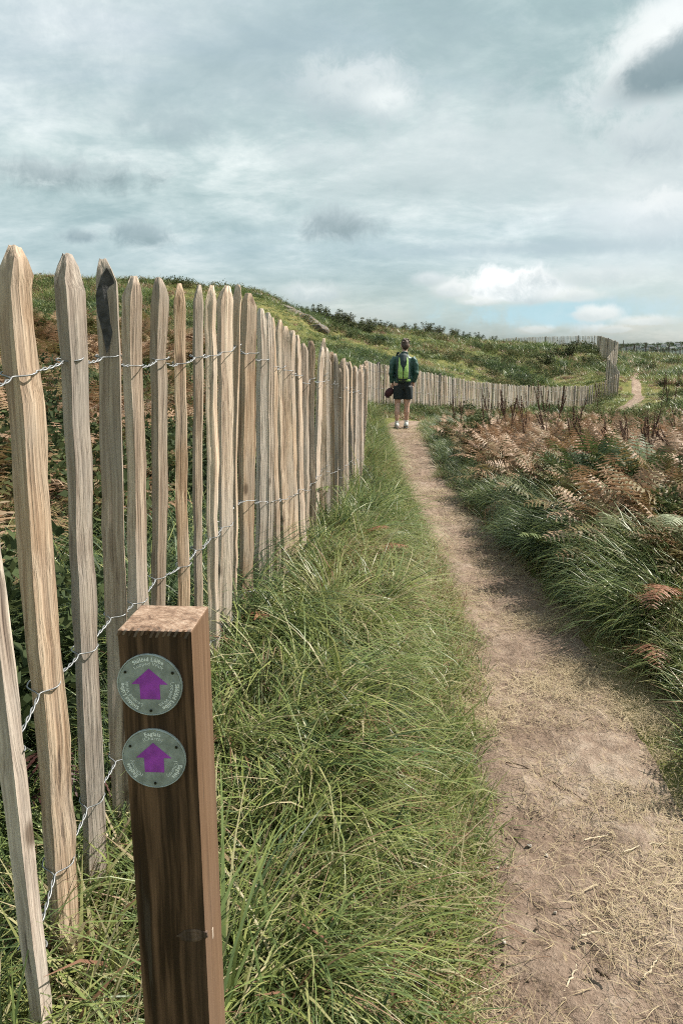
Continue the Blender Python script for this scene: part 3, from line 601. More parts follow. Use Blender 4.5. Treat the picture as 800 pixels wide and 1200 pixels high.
def build_hiker():
    k = 1.0
    legs = []
    for fx, fy, hx in ((-.125, -.06, -.10), (.075, .05, .085)):
        legs.append(chain((hx, 0, .93, .09), (hx*1.02, .01, .78, .088, .092), (hx*.7+fx*.3, .02, .60, .072, .078), (hx*.5+fx*.5, .015, .50, .058, .062), (hx*.35+fx*.65, -.005+fy*.4, .44, .052, .056), (hx*.2+fx*.8, -.02+fy*.7, .34, .056, .062), (fx, fy-.015, .22, .043, .047), (fx, fy, .12, .034, .036), (fx, fy, .06, .036, .045)))
        legs.append(chain((fx, fy-.06, .045, .034, .035), (fx, fy+.02, .045, .04, .04), (fx+.005, fy+.12, .035, .042, .028), (fx+.005, fy+.18, .03, .03, .02)))
    torso = chain((0, 0, .88, .15, .11), (0, 0, .98, .165, .115), (0, .005, 1.08, .145, .105), (0, .01, 1.22, .155, .11), (0, .005, 1.36, .175, .11), (0, 0, 1.44, .16, .09), (.005, .0, 1.49, .07, .065))
    neck = chain((.008, .0, 1.44, .058), (.014, .01, 1.55, .054), (.02, .02, 1.60, .055))
    head = [ball((.024, .03, 1.675), .077, .097, .118, 9), chain((.024, .07, 1.60, .045, .04), (.024, .085, 1.575, .03, .025)),
            chain((.024, .125, 1.70, .010), (.024, .143, 1.665, .014), (.024, .132, 1.65, .012)),
            chain((-.008, .118, 1.618, .006), (.024, .128, 1.616, .008), (.056, .118, 1.618, .006)),
            ball((-.055, .022, 1.672), .013, .024, .033, 6), ball((.103, .022, 1.672), .013, .024, .033, 6)]
    armL = chain((-.185, .0, 1.41, .055), (-.215, -.01, 1.33, .05), (-.235, -.01, 1.17, .042), (-.235, .01, 1.08, .04), (-.225, .045, .95, .031), (-.22, .055, .90, .027))
    armR = chain((.185, .0, 1.41, .055), (.215, -.01, 1.33, .05), (.235, -.02, 1.16, .042), (.232, .0, 1.08, .04), (.215, .06, .97, .031), (.205, .075, .92, .027))
    parts = legs+[torso, neck, armL, armR]+head
    # hands: palm, four curled fingers of unequal length, thumb; the left closes on a cap
    for sx, (px, py, pz) in ((-1, (-.22, .058, .86)), (1, (.202, .08, .88))):
        parts.append(chain((px, py, pz+.045, .026, .02), (px, py+.004, pz, .036, .017), (px, py+.008, pz-.035, .034, .015)))
        for j, (oy, ln) in enumerate(((.030, .068), (.010, .078), (-.010, .072), (-.028, .056))):
            parts.append(chain((px, py+oy*.9, pz-.03, .0092), (px-sx*.004, py+oy, pz-.03-ln*.5, .0088), (px-sx*.018, py+oy, pz-.03-ln*.82, .008), (px-sx*.034, py+oy, pz-.03-ln*.8, .0072)))
        parts.append(chain((px-sx*.006, py+.028, pz+.015, .0115), (px-sx*.016, py+.05, pz-.015, .0105), (px-sx*.028, py+.052, pz-.045, .0085)))
    fused('body', parts, .0065, SKIN, hik, 3, .55)
    for ex in (-.008, .056):
        v, f = ball((ex, .118, 1.69), .011, .008, .008, 6); link('eye', mesh_py('eye', v, f, True), ZIP, hik)
    hp = [ball((.024, .018, 1.705), .086, .102, .098, 9), ball((.024, -.03, 1.665), .074, .06, .085, 8)]
    for _ in range(46):
        a = random.uniform(0, 6.28); b = random.uniform(.25, 1.35); d = Vector((math.cos(a)*math.sin(b), math.sin(a)*math.sin(b), math.cos(b)))
        if d.y > .55 and d.z < .75: continue
        c = Vector((.024, .015, 1.70))+Vector((d.x*.083, d.y*.098, d.z*.1)); e = c+d*.022+Vector((random.uniform(-.02, .02), random.uniform(-.02, .02), -.004))
        hp.append(chain((*c, .018), (*((c+e)/2), .014), (*e, .006)))
    fused('hair', hp, .007, HAIR, hik, 1)
    wr = lambda c: (0, 0, 0)
    jk = [chain((.0, .0, .93, .178, .132), (0, 0, 1.0, .182, .135), (0, .005, 1.10, .172, .128), (0, .01, 1.22, .178, .132), (0, .005, 1.36, .20, .13), (0, 0, 1.435, .19, .105), (.006, 0, 1.475, .10, .08), (.012, 0, 1.525, .073, .07)),
          chain((-.165, 0, 1.425, .07), (-.21, -.008, 1.36, .07), (-.238, -.012, 1.25, .062), (-.247, -.01, 1.13, .058), (-.243, .012, 1.05, .052), (-.232, .045, .93, .043)),
          chain((.165, 0, 1.425, .07), (.21, -.008, 1.36, .07), (.238, -.015, 1.25, .062), (.247, -.018, 1.13, .058), (.24, .01, 1.05, .052), (.22, .055, .94, .043))]
    def fold(c): 
        k_ = .004*math.sin(c.z*30+c.x*19+math.sin(c.x*30)*1.5)+.002*math.sin(c.z*70+c.y*31); return (k_*(1 if c.x > 0 else -1)*min(1, abs(c.x)*6), -k_, 0)
    fused('jacket', jk, .011, JACKET, hik, 3, 1, fold)
    col = [chain((.012-.06, -.02, 1.525, .022), (.012, -.066, 1.535, .022), (.012+.06, -.02, 1.525, .022), (.05, .04, 1.52, .02))]
    fused('collar', col, .008, JACKET, hik, 2)
    sh = [chain((0, 0, 1.0, .165, .122), (0, 0, .92, .175, .13), (0, 0, .85, .172, .128), (0, 0, .80, .14, .11)),
          chain((-.09, 0, .86, .108, .125), (-.102, .005, .74, .107, .118), (-.106, .012, .60, .104, .112)), chain((.085, 0, .86, .105, .125), (.092, .01, .74, .105, .118), (.094, .02, .60, .103, .112))]
    fused('shorts', sh, .011, SHORTS, hik, 2, 1, lambda c: (0, .005*math.sin(c.x*70+c.z*18), 0))
    for fx, fy in ((-.125, -.06), (.075, .05)):
        fused('sock', [chain((fx, fy, .085, .044, .05), (fx, fy-.002, .13, .041, .044), (fx, fy-.004, .165, .042, .045))], .007, WHITE, hik, 2)
        s = fused('shoe', [chain((fx, fy-.085, .055, .036, .034), (fx, fy-.05, .065, .046, .05), (fx, fy+.03, .06, .050, .046), (fx+.004, fy+.11, .045, .053, .034), (fx+.004, fy+.165, .036, .048, .024), (fx+.004, fy+.20, .03, .028, .014)), ball((fx, fy-.03, .085), .045, .055, .04)], .008, SHOE, hik, 3)
        v, f = loft([(fx, fy-.115, .012, .026, .0125), (fx, fy-.07, .014, .044, .0135), (fx, fy+.03, .012, .045, .0115), (fx+.004, fy+.12, .012, .053, .0115), (fx+.004, fy+.19, .016, .04, .0115), (fx+.004, fy+.212, .018, .015, .008)], 12)
        link('sole', mesh_py('sole', v, f, True), SOLE, s)
build_hiker()
bp = empty('backpack', (HX, HY, HZ)); tag(bp, 'lime green and black daypack worn on the back of the hiker', 'backpack')
def build_pack():
    cx, y0 = -.03, -.13
    fused('main_bag', [chain((cx, y0-.05, .965, .115, .06), (cx, y0-.075, 1.02, .135, .085), (cx, y0-.085, 1.18, .14, .095), (cx, y0-.075, 1.36, .13, .085), (cx, y0-.055, 1.47, .10, .06), (cx, y0-.04, 1.51, .06, .035))], .01, PACK, bp, 4)
    for s in (-1, 1):                       # lime side panels curving round the dark centre
        V = []; pr = [(.975, .010, .080, 0), (1.05, .010, .098, 0), (1.16, .010, .104, 0), (1.23, .022, .102, 0), (1.30, .058, .099, 0), (1.38, .068, .095, 0), (1.44, .074, .086, 0)]
        for z, a, b, dp in pr: 
            for q in range(5):
                x = a+(b-a)*q/4; zs = (.965, 1.02, 1.18, 1.36, 1.47, 1.51); rx_ = np.interp(z, zs, (.115, .135, .14, .13, .10, .06)); V.append((cx+s*x, y0-np.interp(z, zs, (.05, .075, .085, .075, .055, .04))-np.interp(z, zs, (.06, .085, .095, .085, .06, .035))*math.sqrt(max(.02, 1-(x/rx_)**2))-.012, z))
        n = len(V); V += [(x, y+.02, z) for x, y, z in V]
        Q = grid_quads(7, 5); fs = [tuple(map(int, q)) for q in Q]+[tuple(int(i)+n for i in q[::-1]) for q in Q]
        rim = [0, 1, 2, 3, 4]+[9, 14, 19, 24, 29, 34]+[33, 32, 31, 30]+[25, 20, 15, 10, 5]
        fs += [(rim[i], rim[(i+1) % len(rim)], rim[(i+1) % len(rim)]+n, rim[i]+n) for i in range(len(rim))]
        link('side_panel', mesh_py('side_panel', V, fs), LIME, bp)
        fused('shoulder_strap', [chain((cx+s*.07, y0-.03, 1.50, .022, .012), (cx+s*.085, y0+.06, 1.535, .024, .010), (cx+s*.10, y0+.17, 1.50, .024, .010), (cx+s*.12, y0+.26, 1.38, .024, .010), (cx+s*.15, y0+.24, 1.2, .02, .010), (cx+s*.16, y0+.02, 1.05, .015, .008))], .007, PACK, bp, 1)
    bm = box_bm(cx-.006, cx+.006, y0-.178, y0-.15, 1.0, 1.28, .003, 1); link('zip', bm_mesh('zip', bm), ZIP, bp)
    bm = box_bm(cx+.06, cx+.15, y0-.13, y0-.08, .965, 1.0, .008, 1); link('hem_strap', bm_mesh('hem_strap', bm), LIME, bp)
    v, q = tube([(cx-.03, y0-.06, 1.51), (cx-.02, y0-.075, 1.55), (cx+.02, y0-.075, 1.55), (cx+.03, y0-.06, 1.51)], .006, 6); link('grab_handle', mesh_np('grab_handle', v, q, True), PACK, bp)
build_pack()
cap = empty('cap', (HX-.22, HY+.06, HZ+.80)); tag(cap, 'dark maroon cap dangling from the left hand of the hiker', 'cap')
fused('crown', [chain((.0, 0, .0, .05, .05), (-.03, -.01, -.035, .075, .07), (-.075, -.015, -.08, .082, .075), (-.115, -.02, -.12, .06, .055), (-.135, -.02, -.14, .025, .02))], .008, MAROON, cap, 3)
v, f = loft([(-.09, .0, -.11, .05, .006), (-.11, -.045, -.135, .06, .006), (-.125, -.085, -.155, .045, .005), (-.13, -.10, -.16, .02, .004)], 12); link('peak', mesh_py('peak', v, f, True), MAROON, cap)
v, q = tube([(-.06, 0, -.1), (-.09, -.01, -.16), (-.10, -.01, -.21), (-.095, -.005, -.235)], .005, 6); link('strap', mesh_np('strap', v, q, True), ZIP, cap)

# ------------------------------------------------------------------ plants: pieces that get scattered
def blades(n, seg, L, w, spread, t0, droop, bias=0, locks=0, seed=0):
    r = np.random.default_rng(seed); a = r.uniform(-np.pi, np.pi, n)
    if bias: a = r.normal(0, bias, n)
    rad = spread*np.sqrt(r.uniform(0, 1, n)); ba = r.uniform(-np.pi, np.pi, n); base = np.stack([rad*np.cos(ba), rad*np.sin(ba), np.zeros(n)], -1)
    ln = r.uniform(*L, n); til = r.uniform(*t0, n); dr = r.uniform(*droop, n); ww = r.uniform(*w, n); sw = r.normal(0, .35, n)
    if locks:                               # blades hang together in strands
        li = r.integers(0, locks, n); la = r.normal(0, bias, locks) if bias else r.uniform(-np.pi, np.pi, locks); lb = base[:locks].copy()
        a = la[li]+r.normal(0, .16, n); base[:, :2] = lb[li, :2]+r.normal(0, spread*.16, (n, 2)); til = np.clip(r.uniform(*t0, locks)[li]+r.normal(0, .08, n), 0, 2); dr = r.uniform(*droop, locks)[li]+r.normal(0, .16, n); sw = r.normal(0, .35, locks)[li]+r.normal(0, .12, n); lt = r.uniform(-.14, .14, locks)[li]
    s = np.linspace(0, 1, seg+1); pos = np.zeros((n, seg+1, 3)); p = base.copy(); pos[:, 0] = p
    for i in range(1, seg+1):
        th = til+dr*(s[i]**1.25); aa = a+sw*s[i]; st = (ln/seg)[:, None]
        p = p+st*np.stack([np.sin(th)*np.cos(aa), np.sin(th)*np.sin(aa), np.cos(th)], -1); p[:, 2] = np.maximum(p[:, 2], .004+.01*r.uniform(0, 1, n)); pos[:, i] = p
    tw = r.uniform(-.9, .9, n); side = np.stack([-np.sin(a+tw), np.cos(a+tw), 0*a], -1)
    wid = ww[:, None]*np.clip(1.05-s[None]**1.8, .08, 1)*np.where(s[None] < .01, .7, 1)
    Lf = pos-side[:, None]*wid[..., None]/2; Rt = pos+side[:, None]*wid[..., None]/2
    V = np.stack([Lf, Rt], 2).reshape(-1, 3); k = 2*(seg+1)
    q = np.array([[2*i, 2*i+1, 2*i+3, 2*i+2] for i in range(seg)]); Q = (np.arange(n)[:, None, None]*k+q[None]).reshape(-1, 4)
    sh = r.uniform(.1, .8, n); sh = np.where(r.uniform(0, 1, n) < .12, 1.25, sh)+(lt*2 if locks else 0)
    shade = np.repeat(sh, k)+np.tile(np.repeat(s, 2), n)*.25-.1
    return V, Q, shade
HID = {}
def proto(col, me, mat):
    c = HID.setdefault(col, bpy.data.collections.new(col)); me.materials.clear(); me.materials.append(mat)
    o = bpy.data.objects.new('%s_%02d' % (col, len(c.objects)), me); c.objects.link(o)
def tuft(col, mat, *a, **k):
    V, Q, s = blades(*a, **k); proto(col, mesh_np('tuft', V, Q, True, {'shade': s}), mat)
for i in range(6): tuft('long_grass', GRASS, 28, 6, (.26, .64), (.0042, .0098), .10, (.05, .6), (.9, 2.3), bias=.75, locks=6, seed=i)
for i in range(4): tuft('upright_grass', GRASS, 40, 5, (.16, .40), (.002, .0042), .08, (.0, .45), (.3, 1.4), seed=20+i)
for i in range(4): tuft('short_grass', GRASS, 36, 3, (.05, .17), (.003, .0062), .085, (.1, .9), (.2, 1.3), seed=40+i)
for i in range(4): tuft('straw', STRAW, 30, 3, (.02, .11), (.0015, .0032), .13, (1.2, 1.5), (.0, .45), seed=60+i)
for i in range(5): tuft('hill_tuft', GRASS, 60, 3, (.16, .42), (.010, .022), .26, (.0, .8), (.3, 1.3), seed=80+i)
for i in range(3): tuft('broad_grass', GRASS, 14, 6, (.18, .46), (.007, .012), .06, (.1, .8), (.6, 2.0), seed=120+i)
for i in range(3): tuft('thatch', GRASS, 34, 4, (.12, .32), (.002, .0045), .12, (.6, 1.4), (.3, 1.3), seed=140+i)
for i in range(4):                          # whole tussocks: blades thrown outward from one crown
    V, Q, s = blades(200, 6, (.36, .72), (.0042, .0100), .13, (.15, .7), (1.0, 2.0), locks=24, seed=160+i); proto('tussock', mesh_np('tussock', V, Q, True, {'shade': s}), GRASS)
def leafy(n, R_, hz, ls, seed, flat=.6):
    r = np.random.default_rng(seed); d = r.normal(0, 1, (n, 3)); d /= np.linalg.norm(d, axis=1)[:, None]; rad = r.uniform(.35, 1, n)**.5
    lump = 1+.35*np.sin(d[:, 0]*3+seed)*np.cos(d[:, 1]*4+seed*2)+.2*np.sin(d[:, 2]*7+seed)
    c = d*(rad*lump)[:, None]*np.array([R_, R_, hz]); c[:, 2] = np.abs(c[:, 2]+hz*.35)
    u = r.normal(0, 1, (n, 3)); u[:, 2] *= flat; u /= np.linalg.norm(u, axis=1)[:, None]; v = np.cross(u, r.normal(0, 1, (n, 3))); v /= np.linalg.norm(v, axis=1)[:, None]
    s = r.uniform(*ls, n)[:, None]; nn = np.cross(u, v)
    V = np.stack([c-u*s, c+v*s*.5-nn*s*.12, c+u*s, c-v*s*.5-nn*s*.12], 1).reshape(-1, 3)
    return V, np.arange(4*n).reshape(-1, 4), np.repeat(r.uniform(0, 1, n), 4)
for i in range(4):
    V, Q, s = leafy(170, .16, .15, (.012, .028), 200+i); proto('leaf_clump', mesh_np('clump', V, Q, False, {'shade': s}), LEAVES)
def frond(L, seed, npin=17, droop=.9, t0=.35, curl=0., npl=7):
    r = np.random.default_rng(seed); m = npin+3; s = np.linspace(0, 1, m); th = t0+droop*s**1.3; st = L/(m-1)
    x = np.concatenate([[0], np.cumsum(np.sin(th[1:])*st)]); z = np.concatenate([[0], np.cumsum(np.cos(th[1:])*st)]); P = np.stack([x, .03*L*np.sin(s*4+seed), z], -1)
    T = np.gradient(P, axis=0); T /= np.linalg.norm(T, axis=1)[:, None]; Nn = np.cross(T, [0, 1, 0]); Nn /= np.linalg.norm(Nn, axis=1)[:, None]; Sd = np.cross(Nn, T)
    V, Q = tube(P, np.linspace(.0035, .0012, m)*L/.7, 3); sh = [np.full(len(V), .65)]; VV = [V]; QQ = [Q]; o = len(V)
    for i in range(3, m):
        f = (i-3)/(m-3); pl = L*.36*(1-f)**.8*(.75+.25*min(1, f*6))+.01
        for sg in (-1, 1):
            if r.uniform() < .05: continue
            dirv = Sd[i]*sg*.92+T[i]*.42-Nn[i]*(-.1)+np.array([0, 0, -.12-curl])*1+r.normal(0, .10, 3); dirv /= np.linalg.norm(dirv); 
            nb = np.cross(dirv, Nn[i]); nb /= np.linalg.norm(nb)
            tp = P[i]+dirv*pl+np.array([0, 0, -.25*pl]); VV.append(np.array([P[i]-nb*.002*L/.6, P[i]+nb*.002*L/.6, tp+nb*.0008, tp-nb*.0008])); QQ.append(np.array([[0, 1, 2, 3]])+o); o += 4; sh.append(np.full(4, .6))
            npn = max(3, int(npl*(1-f*.6)))
            gg = np.linspace(.04, 1, 2*npn+1); wd = np.minimum(pl*.15, L*.021)*(1-gg*.75)*np.where(np.arange(2*npn+1) % 2, 1.15, .5)*r.uniform(.8, 1.2, 2*npn+1)
            cc = P[i]+dirv*(pl*gg)[:, None]+np.array([0, 0, -.25*pl])*(gg*gg*(1+curl*2))[:, None]; up_ = Nn[i]*r.normal(0, .12, 2*npn+1)[:, None]*wd[:, None]
            row = np.stack([cc+nb*wd[:, None]+dirv*(wd*.5)[:, None]+up_, cc, cc-nb*wd[:, None]+dirv*(wd*.5)[:, None]-up_], 1).reshape(-1, 3)
            VV.append(row); QQ.append(grid_quads(2*npn+1, 3)+o); o += len(row); sh.append(np.full(len(row), r.uniform(.25, .75)))
    return np.concatenate(VV), np.concatenate(QQ), np.concatenate(sh)
def fern_plant(nf, L, seed, **k):
    VV, QQ, SS, o = [], [], [], 0; r = np.random.default_rng(seed)
    for i in range(nf):
        V, Q, s = frond(L*r.uniform(.7, 1.1), seed*17+i, droop=r.uniform(.6, 1.5), t0=r.uniform(.15, .7), **k); a = r.uniform(0, 6.28); c, sn = math.cos(a), math.sin(a)
        V = np.stack([V[:, 0]*c-V[:, 1]*sn, V[:, 0]*sn+V[:, 1]*c, V[:, 2]], -1)+np.array([*r.normal(0, .04, 2), 0]); VV.append(V); QQ.append(Q+o); SS.append(s+r.uniform(-.25, .25)); o += len(V)
    return np.concatenate(VV), np.concatenate(QQ), np.concatenate(SS)
for i in range(5):
    V, Q, s = fern_plant(5, .62, 300+i, npin=21, npl=4, curl=.02); proto('bracken', mesh_np('bracken', V, Q, False, {'shade': s}), BRACKEN)
_gn = {}
def scatter_tree(col):
    if col in _gn: return _gn[col]
    g = bpy.data.node_groups.new('scatter_'+col, 'GeometryNodeTree'); g.interface.new_socket('Geometry', in_out='INPUT', socket_type='NodeSocketGeometry'); g.interface.new_socket('Geometry', in_out='OUTPUT', socket_type='NodeSocketGeometry')
    n = g.nodes; i = n.new('NodeGroupInput'); o = n.new('NodeGroupOutput'); iop = n.new('GeometryNodeInstanceOnPoints'); ci = n.new('GeometryNodeCollectionInfo')
    ci.inputs['Collection'].default_value = HID[col]; ci.inputs['Separate Children'].default_value = True; ci.inputs['Reset Children'].default_value = True
    def attr(nm, ty): a = n.new('GeometryNodeInputNamedAttribute'); a.data_type = ty; a.inputs['Name'].default_value = nm; return a.outputs['Attribute']
    e2r = n.new('FunctionNodeEulerToRotation'); g.links.new(attr('rot', 'FLOAT_VECTOR'), e2r.inputs[0])
    g.links.new(i.outputs[0], iop.inputs['Points']); g.links.new(ci.outputs[0], iop.inputs['Instance']); iop.inputs['Pick Instance'].default_value = True
    g.links.new(attr('idx', 'INT'), iop.inputs['Instance Index']); g.links.new(e2r.outputs[0], iop.inputs['Rotation']); g.links.new(attr('scl', 'FLOAT_VECTOR'), iop.inputs['Scale']); g.links.new(iop.outputs[0], o.inputs[0])
    _gn[col] = g; return g
def scatter(name, label, cat, col, X, Y, Z, rz, scl, tint, tilt=.12):
    n = len(X); me = bpy.data.meshes.new(name); me.vertices.add(n); me.vertices.foreach_set('co', np.stack([X, Y, Z], -1).astype(np.float32).ravel())
    a = me.attributes.new('rot', 'FLOAT_VECTOR', 'POINT'); a.data.foreach_set('vector', np.stack([rng.normal(0, tilt, n), rng.normal(0, tilt, n), rz], -1).astype(np.float32).ravel())
    scl = np.asarray(scl, np.float32); scl = np.repeat(scl[:, None], 3, 1) if scl.ndim == 1 else scl
    a = me.attributes.new('scl', 'FLOAT_VECTOR', 'POINT'); a.data.foreach_set('vector', scl.ravel())
    a = me.attributes.new('tint', 'FLOAT', 'POINT'); a.data.foreach_set('value', np.clip(tint, 0, 1).astype(np.float32))
    a = me.attributes.new('idx', 'INT', 'POINT'); a.data.foreach_set('value', rng.integers(0, len(HID[col].objects), n).astype(np.int32))
    o = bpy.data.objects.new(name, me); COL.objects.link(o); m = o.modifiers.new('scatter', 'NODES'); m.node_group = scatter_tree(col)
    tag(o, label, cat, kind='stuff'); return o
def region(n, x0, x1, y0, y1, p=1.0):
    X = rng.uniform(x0, x1, n); Y = y0+(y1-y0)*rng.uniform(0, 1, n)**p; return X, Y
def z_at(X, Y, sink=.012): return zb(X, Y)-sink
PXW, PYW = -.2415, .958
def keep(m, *a): return [q[m] for q in a]
# --- left verge, between the fence and the path
X, Y = region(14000, -1.0, 1.1, .35, 18.5, 1.7); l, r = edges(Y); f = fence_x(Y)
u = (X-f)/(l-f)                                   # 0 at the fence, 1 at the path
jit = (fbm(X*3, Y*3, 51, 3)-.5)*.5
m = (X > f-.02) & (u+jit < .78) & (np.hypot(X-PXW, Y-PYW) > .075) & ~((Y < .96) & (np.abs(X-PXW+.02) < .20)); X, Y, u = keep(m, X, Y, u)
dens = np.interp(Y, [0, 2, 5, 9, 18], [1, 1, .9, .8, .7]); m = rng.uniform(0, 1, len(X)) < dens*(.1+1.5*sstep(fbm(X*1.9, Y*1.9, 53, 3), .33, .62)); X, Y, u = keep(m, X, Y, u)
flow = np.where(u < .45, -2.25, -.75)+rng.normal(0, .8, len(X))+(fbm(X*1.6, Y*1.6, 55, 2)-.5)*3.6
nf = (u < .36) & (Y < 2.0); sel = ~nf | (rng.uniform(0, 1, len(X)) < .4); X, Y, u, flow = keep(sel, X, Y, u, flow)
ti = .43+.75*(fbm(X*1.5, Y*1.5, 57, 3)-.5)+.14*u+rng.normal(0, .10, len(X)); ti = np.where(rng.uniform(0, 1, len(X)) < .07, .8, ti)
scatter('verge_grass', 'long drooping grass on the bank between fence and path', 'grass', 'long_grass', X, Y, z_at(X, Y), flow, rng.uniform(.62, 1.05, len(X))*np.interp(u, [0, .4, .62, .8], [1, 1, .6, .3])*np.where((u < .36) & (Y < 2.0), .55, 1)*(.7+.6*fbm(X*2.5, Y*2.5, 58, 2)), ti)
X, Y = region(20000, -1.0, 1.3, .35, 18.5, 1.6); l, r = edges(Y); f = fence_x(Y); u = (X-f)/(l-f); jit = (fbm(X*4, Y*4, 61, 3)-.5)*.34
m = (X > f-.1) & (u+jit < np.interp(Y, [1.2, 3], [1.0, 1.1])) & (rng.uniform(0, 1, len(X)) < np.interp(u+jit, [0, .5, .8, .98, 1.12], [.35, .7, 1, .8, .12])) & (np.hypot(X-PXW, Y-PYW) > .07); X, Y, u = keep(m, X, Y, u)
ti = .48+.6*(fbm(X*1.6, Y*1.6, 63, 3)-.5)+.2*np.clip(u-.6, 0, 1)+rng.normal(0, .08, len(X)); ti = np.where((rng.uniform(0, 1, len(X)) < .10+.25*np.clip(u-.75, 0, 1)), .82, ti)
scatter('short_verge_grass', 'short bright grass along the left edge of the path', 'grass', 'short_grass', X, Y, z_at(X, Y), rng.uniform(-3, 3, len(X)), rng.uniform(.8, 1.7, len(X))*np.interp(u, [0, .7, 1], [1.3, 1.25, .62]), ti)
X, Y = [], []
for _ in range(2500):
    y = .7+17*random.random()**1.7; f0 = float(fence_x(y)); l0 = float(edges(y)[0]); uu = random.uniform(.08, .56); x = f0+uu*(l0-f0)
    if (y < 1.35 and abs(x-PXW) < .34) or (y < 1.9 and uu < .4): continue
    if all((x-a)**2+(y-b)**2 > .30**2 for a, b in zip(X, Y)): X.append(x); Y.append(y)
X, Y = np.array(X), np.array(Y); l, r = edges(Y); u = (X-fence_x(Y))/(l-fence_x(Y))
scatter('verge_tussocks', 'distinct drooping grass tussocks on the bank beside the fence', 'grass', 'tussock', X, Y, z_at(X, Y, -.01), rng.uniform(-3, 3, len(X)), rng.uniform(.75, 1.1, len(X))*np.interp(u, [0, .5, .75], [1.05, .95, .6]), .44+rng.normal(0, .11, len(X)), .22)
X, Y = region(1500, -.8, 1.0, .5, 9, 1.6); l, r = edges(Y); f = fence_x(Y); u = (X-f)/(l-f); m = (u > .12) & (u < .70) & (fbm(X*1.7, Y*1.7, 64, 3) > .47) & ~((Y < 1.0) & (np.abs(X-PXW) < .22)); X, Y = keep(m, X, Y)
scatter('broad_verge_grass', 'broader bright blades standing among the long verge grass', 'grass', 'broad_grass', X, Y, z_at(X, Y), rng.uniform(-3, 3, len(X)), rng.uniform(.6, 1.15, len(X)), .52+rng.normal(0, .12, len(X)))
X, Y = region(1100, -.8, 1.0, .6, 12, 1.5); l, r = edges(Y); f = fence_x(Y); u = (X-f)/(l-f); m = (u > .1) & (u < .95) & (fbm(X*2.1, Y*2.1, 65, 3) > .49); X, Y = keep(m, X, Y)
scatter('dead_thatch', 'dead brown grass thatch showing between the green tussocks', 'dead grass', 'thatch', X, Y, z_at(X, Y, -.03), rng.uniform(-3, 3, len(X)), rng.uniform(.8, 1.3, len(X)), .92+rng.normal(0, .07, len(X)))
# --- behind the fence: dark grass, brambles, bracken
X, Y = region(15000, -7, .6, .3, 18, 1.35); f = fence_x(Y); dist = f-X
m = (dist > .04) & (X > -.75*Y-1.0) & (rng.uniform(0, 1, len(X)) < np.interp(dist, [0, 1.5, 4, 7], [1, .8, .5, .4])); X, Y, dist = keep(m, X, Y, dist)
scatter('back_grass', 'dark tangled grass growing behind the near fence', 'grass', 'long_grass', X, Y, z_at(X, Y), rng.uniform(-3.1, 3.1, len(X)), rng.uniform(.8, 1.25, len(X))*np.where((dist < .7) & (Y < 2.2), .6, 1), .30+.55*(fbm(X, Y, 71, 3)-.5)+rng.normal(0, .08, len(X)))
X, Y = region(6500, -9, .45, 1.3, 19, 1.25); f = fence_x(Y); dist = f-X; pb = sstep(dist, .9, 2.4)*sstep(fbm(X*.7, Y*.7, 73, 3), .32, .48)
m = (X > -.72*Y-1.0) & (rng.uniform(0, 1, len(X)) < pb*np.interp(Y, [1, 4, 18], [.8, 1, .9])); X, Y = keep(m, X, Y)
scatter('back_bracken', 'rust brown bracken thicket seen through the near fence', 'bracken', 'bracken', X, Y, z_at(X, Y), rng.uniform(-3.1, 3.1, len(X)), rng.uniform(.9, 1.55, len(X)), .60+.7*(fbm(X*.9, Y*.9, 75, 3)-.5)+rng.normal(0, .12, len(X)))
X, Y = region(2600, -7, .3, 1.3, 14, 1.2); f = fence_x(Y); dist = f-X; m = (dist > .35) & (X > -.72*Y-1.0) & (fbm(X*.9, Y*.9, 77, 3) > .47); X, Y = keep(m, X, Y)
scatter('brambles', 'dark leafy brambles behind the near fence', 'brambles', 'leaf_clump', X, Y, z_at(X, Y, -.05)+rng.uniform(0, .42, len(X)), rng.uniform(-3, 3, len(X)), rng.uniform(.8, 1.7, len(X)), .35+rng.normal(0, .15, len(X)), .5)
# --- right bank: overhanging grass at the path, bracken behind
X, Y = region(12000, .9, 3.4, 1.6, 16.5, 1.35); l, r = edges(Y); e = X-r+(fbm(X*2, Y*2, 81, 3)-.5)*.35
far0 = np.interp(Y, [1.6, 2.8, 4, 6, 16], [.62, .5, .22, .12, .10])
m = (e > far0) & (rng.uniform(0, 1, len(X)) < np.interp(e-np.interp(Y, [4.5, 7], [.25, 0]), [0, .15, .35, .6], [.8, 1, .7, .04])); X, Y, e = keep(m, X, Y, e)
flow = math.pi+rng.normal(0, .65, len(X))+(fbm(X*1.2, Y*1.2, 83, 2)-.5)*1.6
sc = rng.uniform(.75, 1.15, len(X))*np.interp(e, [0, .4, .8], [.7, 1.05, .85])*np.interp(Y, [1.5, 3, 4.2, 6, 8, 16], [.5, .6, 1.0, .95, .7, .5])
scatter('bank_grass', 'tall grass spilling over the right side of the path', 'grass', 'long_grass', X, Y, z_at(X, Y)+np.interp(e, [0, .5, 1.5], [0, .10, .12])*np.interp(Y, [2.5, 4.5, 6, 8], [0, 1, 1, .3]), flow, sc, .32+.55*(fbm(X*.9, Y*.9, 85, 3)-.5)+rng.normal(0, .08, len(X)))
X, Y = region(16000, .95, 3.8, 1.2, 16.5, 1.4); l, r = edges(Y); e = X-r; jit = (fbm(X*3, Y*3, 87, 3)-.5)*.5
m = (e+jit > np.interp(Y, [1.2, 3, 5, 16], [.28, .22, .03, .0])) & (e < 1.6); X, Y, e = keep(m, X, Y, e)
ti = .36+.5*(fbm(X*1.5, Y*1.5, 89, 3)-.5)+rng.normal(0, .08, len(X)); ti = np.where(rng.uniform(0, 1, len(X)) < np.interp(e, [0, .5], [.4, .08]), .82, ti)
